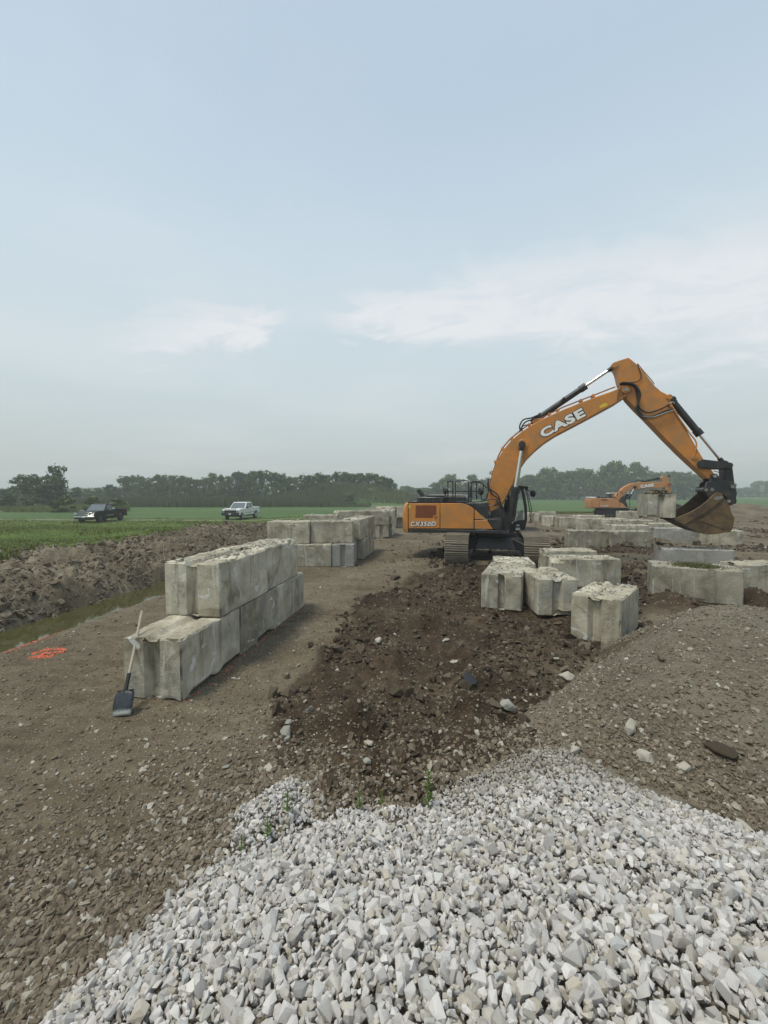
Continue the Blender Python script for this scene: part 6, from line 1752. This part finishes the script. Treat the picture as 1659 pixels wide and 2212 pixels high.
# ------------------------------------------------------------------ trees
def crown_mesh(seed, n=2200, leaf=.30, lobes=9, gap=.25, low=.12):
    """leaf clumps through a unit crown (height 1, radius about .38)"""
    rg = np.random.default_rng(seed)
    C = []; 
    for k in range(lobes):
        h = rg.uniform(low + .08, .88); rmax = .34 * math.sin(math.pi * min(1, max(0.05, (h - low * .5)) ** .8)) ** .6
        a = rg.uniform(0, 6.28); rr = rmax * rg.uniform(.15, .85)
        C.append((math.cos(a) * rr, math.sin(a) * rr, h, rg.uniform(.045, .105)))
    C.append((0, 0, .55, .17)); C.append((0.05, 0, .86, .075)); C.append((-.06, .04, .80, .09)); C.append((.02, -.03, .70, .12)); C.append((-.13, .02, .84, .06)); C.append((.14, .02, .78, .07))
    C = np.array(C); w = C[:, 3] ** 2; w /= w.sum()
    which = rg.choice(len(C), n, p=w)
    d = rg.normal(size=(n, 3)); d /= np.linalg.norm(d, axis=1)[:, None]
    r = rg.random(n) ** .45
    P = C[which, :3] + d * (C[which, 3] * r)[:, None] * np.array([1.15, 1.15, .9])
    P += rg.normal(0, .012, P.shape)
    e = rg.normal(size=(n, 3)); e /= np.linalg.norm(e, axis=1)[:, None]; f = np.cross(e, d); f /= np.linalg.norm(f, axis=1)[:, None] + 1e-6
    s = leaf * .085 * rg.uniform(.6, 1.4, n)[:, None]
    V = np.stack([P - e * s, P + e * s * .2 + f * s * .8, P + e * s, P - f * s * .8], 1).reshape(-1, 3)
    F = np.arange(n * 4).reshape(-1, 4)
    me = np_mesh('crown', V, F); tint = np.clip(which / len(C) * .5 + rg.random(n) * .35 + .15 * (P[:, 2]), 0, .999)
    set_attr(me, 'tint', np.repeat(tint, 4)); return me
CR = [crown_mesh(500 + k, 2000, .32, 30) for k in range(4)] + [crown_mesh(520 + k, 1300, .30, 30, low=.2) for k in range(3)] + [crown_mesh(540 + k, 1900, .32, 20, low=.0) for k in range(2)]
BUSHM = [crown_mesh(560 + k, 900, .55, 8, low=-.1) for k in range(3)]
def trunk_mesh(seed):
    rg = random.Random(seed); m = MB()
    m.tube([(0, 0, -.01), (.004, 0, .2), (-.003, .004, .5), (.002, 0, .78)], .012, 6)
    v = Vector
    for k in range(6):
        a = rg.uniform(0, 6.28); z = rg.uniform(.22, .6); R_ = rg.uniform(.12, .24)
        m.tube([(0, 0, z), (math.cos(a) * R_ * .5, math.sin(a) * R_ * .5, z + .09), (math.cos(a) * R_, math.sin(a) * R_, z + .22)], .005, 4)
    me = bpy.data.meshes.new('trunk'); me.from_pydata([tuple(p) for p in m.v], [], m.f); me.update(); return me
TR = [trunk_mesh(k) for k in range(3)]
for k, me in enumerate(TR): me.materials.append(M['bark'])
MATC = {}
def crown_with(me, mat):
    key = (me.name, mat)
    if key not in MATC: c = me.copy(); c.materials.clear(); c.materials.append(M[mat]); MATC[key] = c
    return MATC[key]
def tree(name, x, y, top, width, mat, label, group, v, bottom=None, cat='tree'):
    zb_ = surf1(x, y) if bottom is None else bottom
    H = top - zb_
    r = empty(name, (x, y, zb_), random.uniform(0, 6.28)); tag(r, label, cat, group)
    cm = (BUSHM if name == 'bush' else CR)[v]
    c = bpy.data.objects.new('crown' if name != 'bush' else 'foliage', crown_with(cm, mat)); col.objects.link(c); c.parent = r
    wx = width / .76; c.scale = (wx, wx, H)
    if name != 'bush':
        t_ = bpy.data.objects.new('trunk', TR[v % 3]); col.objects.link(t_); t_.parent = r; t_.scale = (H * .9, H * .9, H)
    return r
rT = random.Random(5)
NAMED = {1318: 'broad tall tree standing above the row, left of the two highest', 1336: 'highest tree of the right row behind the big boom and stick', 1372: 'tall open crowned tree right of the highest one in the right row', 973: 'tall rounded tree standing up behind the excavator handrails', 940: 'tree at the left end of the right row above the excavator hood',
         568: 'one of the two highest dark trees in the middle of the left row, left one', 588: 'one of the two highest dark trees in the middle of the left row, right one', 842: 'lower dark tree closing the right end of the left row', 270: 'dark tree opening the left end of the left row', 424: 'low tree in the dip of the left row', 325: 'pale thin tree in the left part of the left row', 1572: 'last low tree at the right end of the right row behind the stick'}
def px_tree(px, ytop, wpx, Y, mat, label, group, v=None, name='tree'):
    if name == 'tree' and px in NAMED: label = NAMED[px]
    x = (px - CXP) / FPX * Y; top = atY(px, ytop, Y).z
    return tree(name, x, Y, top, wpx / FPX * Y * (1.15), mat, label, group, rT.randrange(7) if v is None else v)
gL = 'tree row behind the reeds on the left'
same = 'mid height leafy tree in the hazy row behind the reeds'
# left cluster
px_tree(52, 1018, 62, 84, 'leaves_dark', 'broad open crowned tree at the far left of the skyline', 'left tree cluster', 4)
px_tree(82, 1020, 56, 84, 'leaves_dark', 'thin branched tree between the broad one and the tall one at far left', 'left tree cluster', 5)
px_tree(122, 996, 50, 82, 'leaves_dark', 'tallest dense tree of the far left cluster', 'left tree cluster', 0)
px_tree(100, 1042, 90, 80, 'leaves_dark', 'low dark spreading tree under the tall one at far left', 'left tree cluster', 7)
px_tree(10, 1054, 70, 96, 'leaves_mid', 'low pale scrub tree at the left picture edge', 'left tree cluster', 7)
for px, yt, w_, Y_, m_ in ((165, 1050, 36, 110, 'leaves_mid'), (190, 1054, 34, 130, 'leaves_mid'), (215, 1052, 34, 140, 'leaves_mid'), (235, 1044, 34, 125, 'leaves_dark'), (250, 1048, 30, 125, 'leaves_dark')):
    px_tree(px, yt, w_, Y_, m_, 'low scrub tree in the gap right of the far left cluster', 'scrub trees in the left gap', 7)
for px, yt, w_, m_ in ((270, 1022, 34, 'leaves_dark'), (288, 1019, 34, 'leaves_mid'), (305, 1022, 30, 'leaves_mid'), (325, 1024, 28, 'leaves_light'), (342, 1018, 30, 'leaves_mid'), (358, 1017, 30, 'leaves_light'), (374, 1022, 28, 'leaves_mid'), (392, 1022, 30, 'leaves_mid'), (408, 1024, 24, 'leaves_light'),
                       (424, 1034, 30, 'leaves_mid'), (442, 1028, 26, 'leaves_light'), (460, 1020, 32, 'leaves_mid'), (478, 1020, 30, 'leaves_light'), (496, 1024, 30, 'leaves_mid'), (514, 1016, 34, 'leaves_dark'), (532, 1014, 34, 'leaves_dark'), (550, 1015, 34, 'leaves_dark'), (568, 1011, 36, 'leaves_dark'),
                       (588, 1011, 36, 'leaves_dark'), (606, 1017, 32, 'leaves_mid'), (622, 1024, 30, 'leaves_dark'), (638, 1028, 28, 'leaves_mid'), (656, 1022, 30, 'leaves_dark'), (672, 1019, 30, 'leaves_dark'), (690, 1020, 32, 'leaves_dark'), (708, 1022, 30, 'leaves_dark'), (726, 1018, 30, 'leaves_mid'),
                       (742, 1015, 34, 'leaves_dark'), (760, 1016, 34, 'leaves_dark'), (778, 1015, 34, 'leaves_dark'), (796, 1018, 32, 'leaves_mid'), (812, 1020, 32, 'leaves_dark'), (828, 1022, 34, 'leaves_dark'), (842, 1030, 32, 'leaves_dark')):
    px_tree(px, yt + rT.uniform(-3, 3), w_ * 1.15, 132 + rT.uniform(-4, 5), m_, same, gL)
gR = 'tree row beyond the green field on the right'
for px, yt, w_, Y_, m_ in ((872, 1060, 24, 210, 'leaves_mid'), (888, 1056, 26, 205, 'leaves_mid'), (905, 1056, 26, 205, 'leaves_mid'), (922, 1056, 24, 205, 'leaves_light'), (940, 1040, 30, 190, 'leaves_mid'), (956, 1030, 30, 188, 'leaves_mid'), (973, 1019, 32, 185, 'leaves_mid'), (990, 1030, 28, 190, 'leaves_mid'),
                            (1008, 1036, 26, 190, 'leaves_mid'), (1020, 1021, 30, 188, 'leaves_mid'), (1040, 1030, 30, 190, 'leaves_light'), (1056, 1026, 28, 188, 'leaves_mid'), (1075, 1012, 36, 185, 'leaves_mid'), (1100, 1022, 34, 188, 'leaves_mid'), (1125, 1026, 34, 188, 'leaves_mid'),
                            (1142, 1018, 34, 188, 'leaves_mid'), (1160, 1020, 30, 190, 'leaves_mid'), (1176, 1008, 34, 186, 'leaves_mid'), (1192, 1005, 34, 186, 'leaves_mid'), (1212, 1012, 32, 188, 'leaves_mid'), (1230, 1010, 34, 188, 'leaves_mid'), (1250, 1006, 34, 188, 'leaves_mid'), (1268, 1007, 34, 186, 'leaves_mid'),
                            (1284, 1016, 30, 188, 'leaves_mid'), (1302, 1000, 34, 184, 'leaves_mid'), (1318, 991, 38, 182, 'leaves_mid'), (1336, 988, 38, 182, 'leaves_mid'), (1352, 1000, 32, 184, 'leaves_mid'), (1372, 994, 34, 184, 'leaves_mid'), (1386, 998, 30, 184, 'leaves_mid'), (1402, 1012, 30, 188, 'leaves_mid'),
                            (1420, 1016, 30, 190, 'leaves_mid'), (1438, 1014, 34, 190, 'leaves_mid'), (1456, 1015, 34, 190, 'leaves_mid'), (1476, 1013, 36, 190, 'leaves_mid'), (1496, 1016, 34, 190, 'leaves_mid'), (1515, 1018, 34, 190, 'leaves_mid'), (1535, 1018, 34, 190, 'leaves_mid'), (1556, 1026, 32, 192, 'leaves_mid'), (1572, 1036, 30, 196, 'leaves_mid')):
    px_tree(px, yt + rT.uniform(-3, 3), w_ * 1.2, Y_ + rT.uniform(-4, 6), m_, 'hazy deciduous tree in the long row beyond the green field', gR)
for px, yt, w_, Y_ in ((1598, 1052, 34, 300), (1618, 1050, 34, 300), (1636, 1037, 38, 290), (1652, 1036, 38, 290), (1672, 1042, 38, 290)):
    px_tree(px, yt, w_, Y_, 'leaves_mid', 'very distant pale tree at the right end of the skyline', 'distant trees at the right', None)
# solid mass of far-off undergrowth behind the separate trees
def band(name, x0, x1, y0, y1, hf, n, mat, label, s=.30):
    X = RNG.uniform(x0, x1, n); Yv = RNG.uniform(y0, y1, n); top = hf(X)
    Zv = ground_h(X, Yv) + top * (1 - RNG.random(n) ** 1.6) * RNG.uniform(.85, 1.1, n)
    e = RNG.normal(size=(n, 3)); e /= np.linalg.norm(e, axis=1)[:, None]; f = RNG.normal(size=(n, 3)); f /= np.linalg.norm(f, axis=1)[:, None]
    P = np.stack([X, Yv, Zv], 1); ss = s * RNG.uniform(.6, 1.5, n)[:, None]
    me = np_mesh(name, np.stack([P - e * ss, P + f * ss, P + e * ss, P - f * ss], 1).reshape(-1, 3), np.arange(n * 4).reshape(-1, 4))
    set_attr(me, 'tint', np.repeat(np.clip(.45 + 1.3 * fbm(X, Yv, .07, 4, s=180) + RNG.normal(0, .2, n), 0, .99), 4))
    tag(link_mesh(name, me, M[mat]), label, kind='stuff')
band('far_woodland', 8, 150, 196, 206, lambda X: (5.2 + 3.8 * sstep(X, 55, 80)) * (1 + .5 * fbm(X, X * 0, .12, 3, s=181)), 22000, 'leaves_mid', 'hazy solid mass of woodland beyond the green field', .45)
band('far_undergrowth', -140, 6, 138, 144, lambda X: 3.3 * (1 + .6 * fbm(X, X * 0, .15, 3, s=182)), 14000, 'leaves_dark', 'dark undergrowth mass behind the reeds', .34)
band('far_hedgerow', -330, 330, 300, 306, lambda X: 5.5 * (1 + .7 * fbm(X, X * 0, .03, 4, s=183)), 14000, 'leaves_mid', 'very distant hazy hedgerow along the horizon', .8)
# bushes on the field side
for px, yb_, yt, w_, Y_, m_, lb in ((18, 1104, 1066, 52, 74, 'leaves_dark', 'dark rounded bush at the far left field edge'), (62, 1102, 1072, 46, 78, 'leaves_mid', 'low bush on the weedy bank at far left'), (140, 1105, 1068, 50, 66, 'leaves_dark', 'dark bush up the bank left of the black truck'),
                                    (118, 1106, 1078, 34, 66, 'leaves_dark', 'smaller dark bush left of the black truck'), (200, 1103, 1070, 46, 70, 'leaves_mid', 'mid green bush right behind the black truck cab'), (255, 1103, 1074, 56, 70, 'leaves_light', 'bright green rounded bush behind the black truck bed'),
                                    (756, 1091, 1068, 26, 96, 'leaves_dark', 'small round dark bush on the grassy hill'), (700, 1093, 1080, 26, 96, 'leaves_mid', 'low bush at the foot of the grassy hill'), (800, 1085, 1062, 50, 112, 'leaves_mid', 'scrubby bush on top of the grassy hill')):
    x_ = (px - CXP) / FPX * Y_; top = atY(px, yt, Y_).z
    tree('bush', x_, Y_, top, w_ / FPX * Y_ * 1.25, m_, lb, 'bushes along the far field edge', rT.randrange(3), cat='bush')
# reeds: a thick band of tall stems
def blades(name, X, Yv, hgt, w_, mat, label, lean=.12):
    n = len(X); z_ = ground_h(X, Yv) - .05; th = RNG.uniform(0, 6.28, n); le = RNG.normal(0, lean, (n, 2)) * hgt[:, None]
    A_ = np.stack([X + np.cos(th) * w_, Yv + np.sin(th) * w_, z_], 1); B_ = np.stack([X - np.cos(th) * w_, Yv - np.sin(th) * w_, z_], 1)
    Mv = np.stack([X + le[:, 0] * .4 + np.cos(th) * w_ * .9, Yv + le[:, 1] * .4, z_ + hgt * .6], 1); T_ = np.stack([X + le[:, 0], Yv + le[:, 1], z_ + hgt], 1)
    me = np_mesh(name, np.stack([A_, B_, T_, Mv], 1).reshape(-1, 3), np.arange(n * 4).reshape(-1, 4))
    set_attr(me, 'tint', np.repeat(np.clip(.5 + 1.3 * fbm(X, Yv, .08, 4, s=140) + RNG.normal(0, .2, n), 0, .99), 4))
    o = link_mesh(name, me, M[mat]); tag(o, label, kind='stuff'); return o
n = 34000
Yr = RNG.uniform(88, 112, n); Xr = RNG.uniform(-100, -3, n)
front = 90 + 3 * fbm(Xr, Yr * 0, .06, 3, s=150) * 2
k_ = (Yr > front) & (np.abs(Xr) < Yr * 1.0)
Xr, Yr = Xr[k_], Yr[k_]; hr = (1.9 + 1.4 * fbm(Xr, Yr, .12, 3, s=151)) * RNG.uniform(.75, 1.1, len(Xr)) * sstep(Xr, -2, -16)
blades('reeds', Xr, Yr, np.maximum(hr, .5), .09, 'reed', 'long band of tall grey green reeds across the left field edge')
n = 14000
Yr = RNG.uniform(66, 88, n); Xr = -RNG.uniform(.62, 1.02, n) * Yr
k_ = fbm(Xr, Yr, .07, 3, s=160) + .02 * (Yr - 74) > -.02
Xr, Yr = Xr[k_], Yr[k_]
blades('weeds_band', Xr, Yr, (.9 + 1.2 * fbm(Xr, Yr, .1, 3, s=161)).clip(.4, 2), .09, 'grass_blade', 'rank weeds on the rise behind the left field', .2)
n = 11000
Xr = RNG.uniform(-30, 12, n); Yr = RNG.uniform(99, 118, n)
blades('hill_scrub', Xr, Yr, RNG.uniform(.4, 1.1, n), .10, 'reed', 'rough scrubby growth covering the grassy hill at the back', .25)
# crop rows edge: short growth where the field meets the dirt
n = 26000
Xr = RNG.uniform(2, 58, n); Yr = 50.2 - .05 * Xr + RNG.exponential(2.2, n)
k_ = np.abs(Xr) < Yr * 1.0
Xr, Yr = Xr[k_], Yr[k_]
blades('field_edge_grass', Xr, Yr, RNG.uniform(.12, .35, len(Xr)), .035, 'grass_blade', 'pale rough grass where the field meets the dirt', .3)
# distant signboard at the right
p_ = atY(1646, 1052, 150); sb = empty('signboard', (p_.x, 150, surf1(p_.x, 150))); tag(sb, 'tiny pale board on a post far off at the right edge', 'sign')
zt_b = p_.z - sb.location.z
m = MB(); m.box(-.9, .9, -.05, .05, zt_b - 1.6, zt_b + .8); m.build('board', M['fence_grey'], sb); m = MB(); m.box(-.12, .12, -.06, .06, -.1, zt_b - 1.58); m.build('post', M['fence_grey'], sb)
# puddles
for pts, z_, lb in ((W([(1395, 1121), (1440, 1119.5), (1462, 1122), (1430, 1125)]), None, ''), (W([(1640, 1183), (1675, 1182), (1690, 1186), (1650, 1187)]), None, '')):
    cx_ = sum(p[0] for p in pts) / 4; cy_ = sum(p[1] for p in pts) / 4
    if cy_ < 30:
        zz_ = max(surf1(p[0], p[1]) for p in pts) + .004; w_ = sheet('puddle', pts, zz_, M['muddy_water']); tag(w_, 'bright shallow puddle on the dirt', kind='structure')

# ------------------------------------------------------------------ haze
t = NT('haze_air'); t.n.remove(t.b)
vol = t.n.new('ShaderNodeVolumePrincipled'); vol.inputs['Color'].default_value = (0.86, 0.89, 0.91, 1); vol.inputs['Density'].default_value = 0.0014
vol.inputs['Anisotropy'].default_value = 0.25
t.l.new(vol.outputs[0], t.n['Material Output'].inputs['Volume'])
m = MB(); m.box(-3200, 3200, -3200, 3200, -8, 24); hz = m.build('haze', t.m); tag(hz, 'thin summer haze over the fields', kind='stuff')
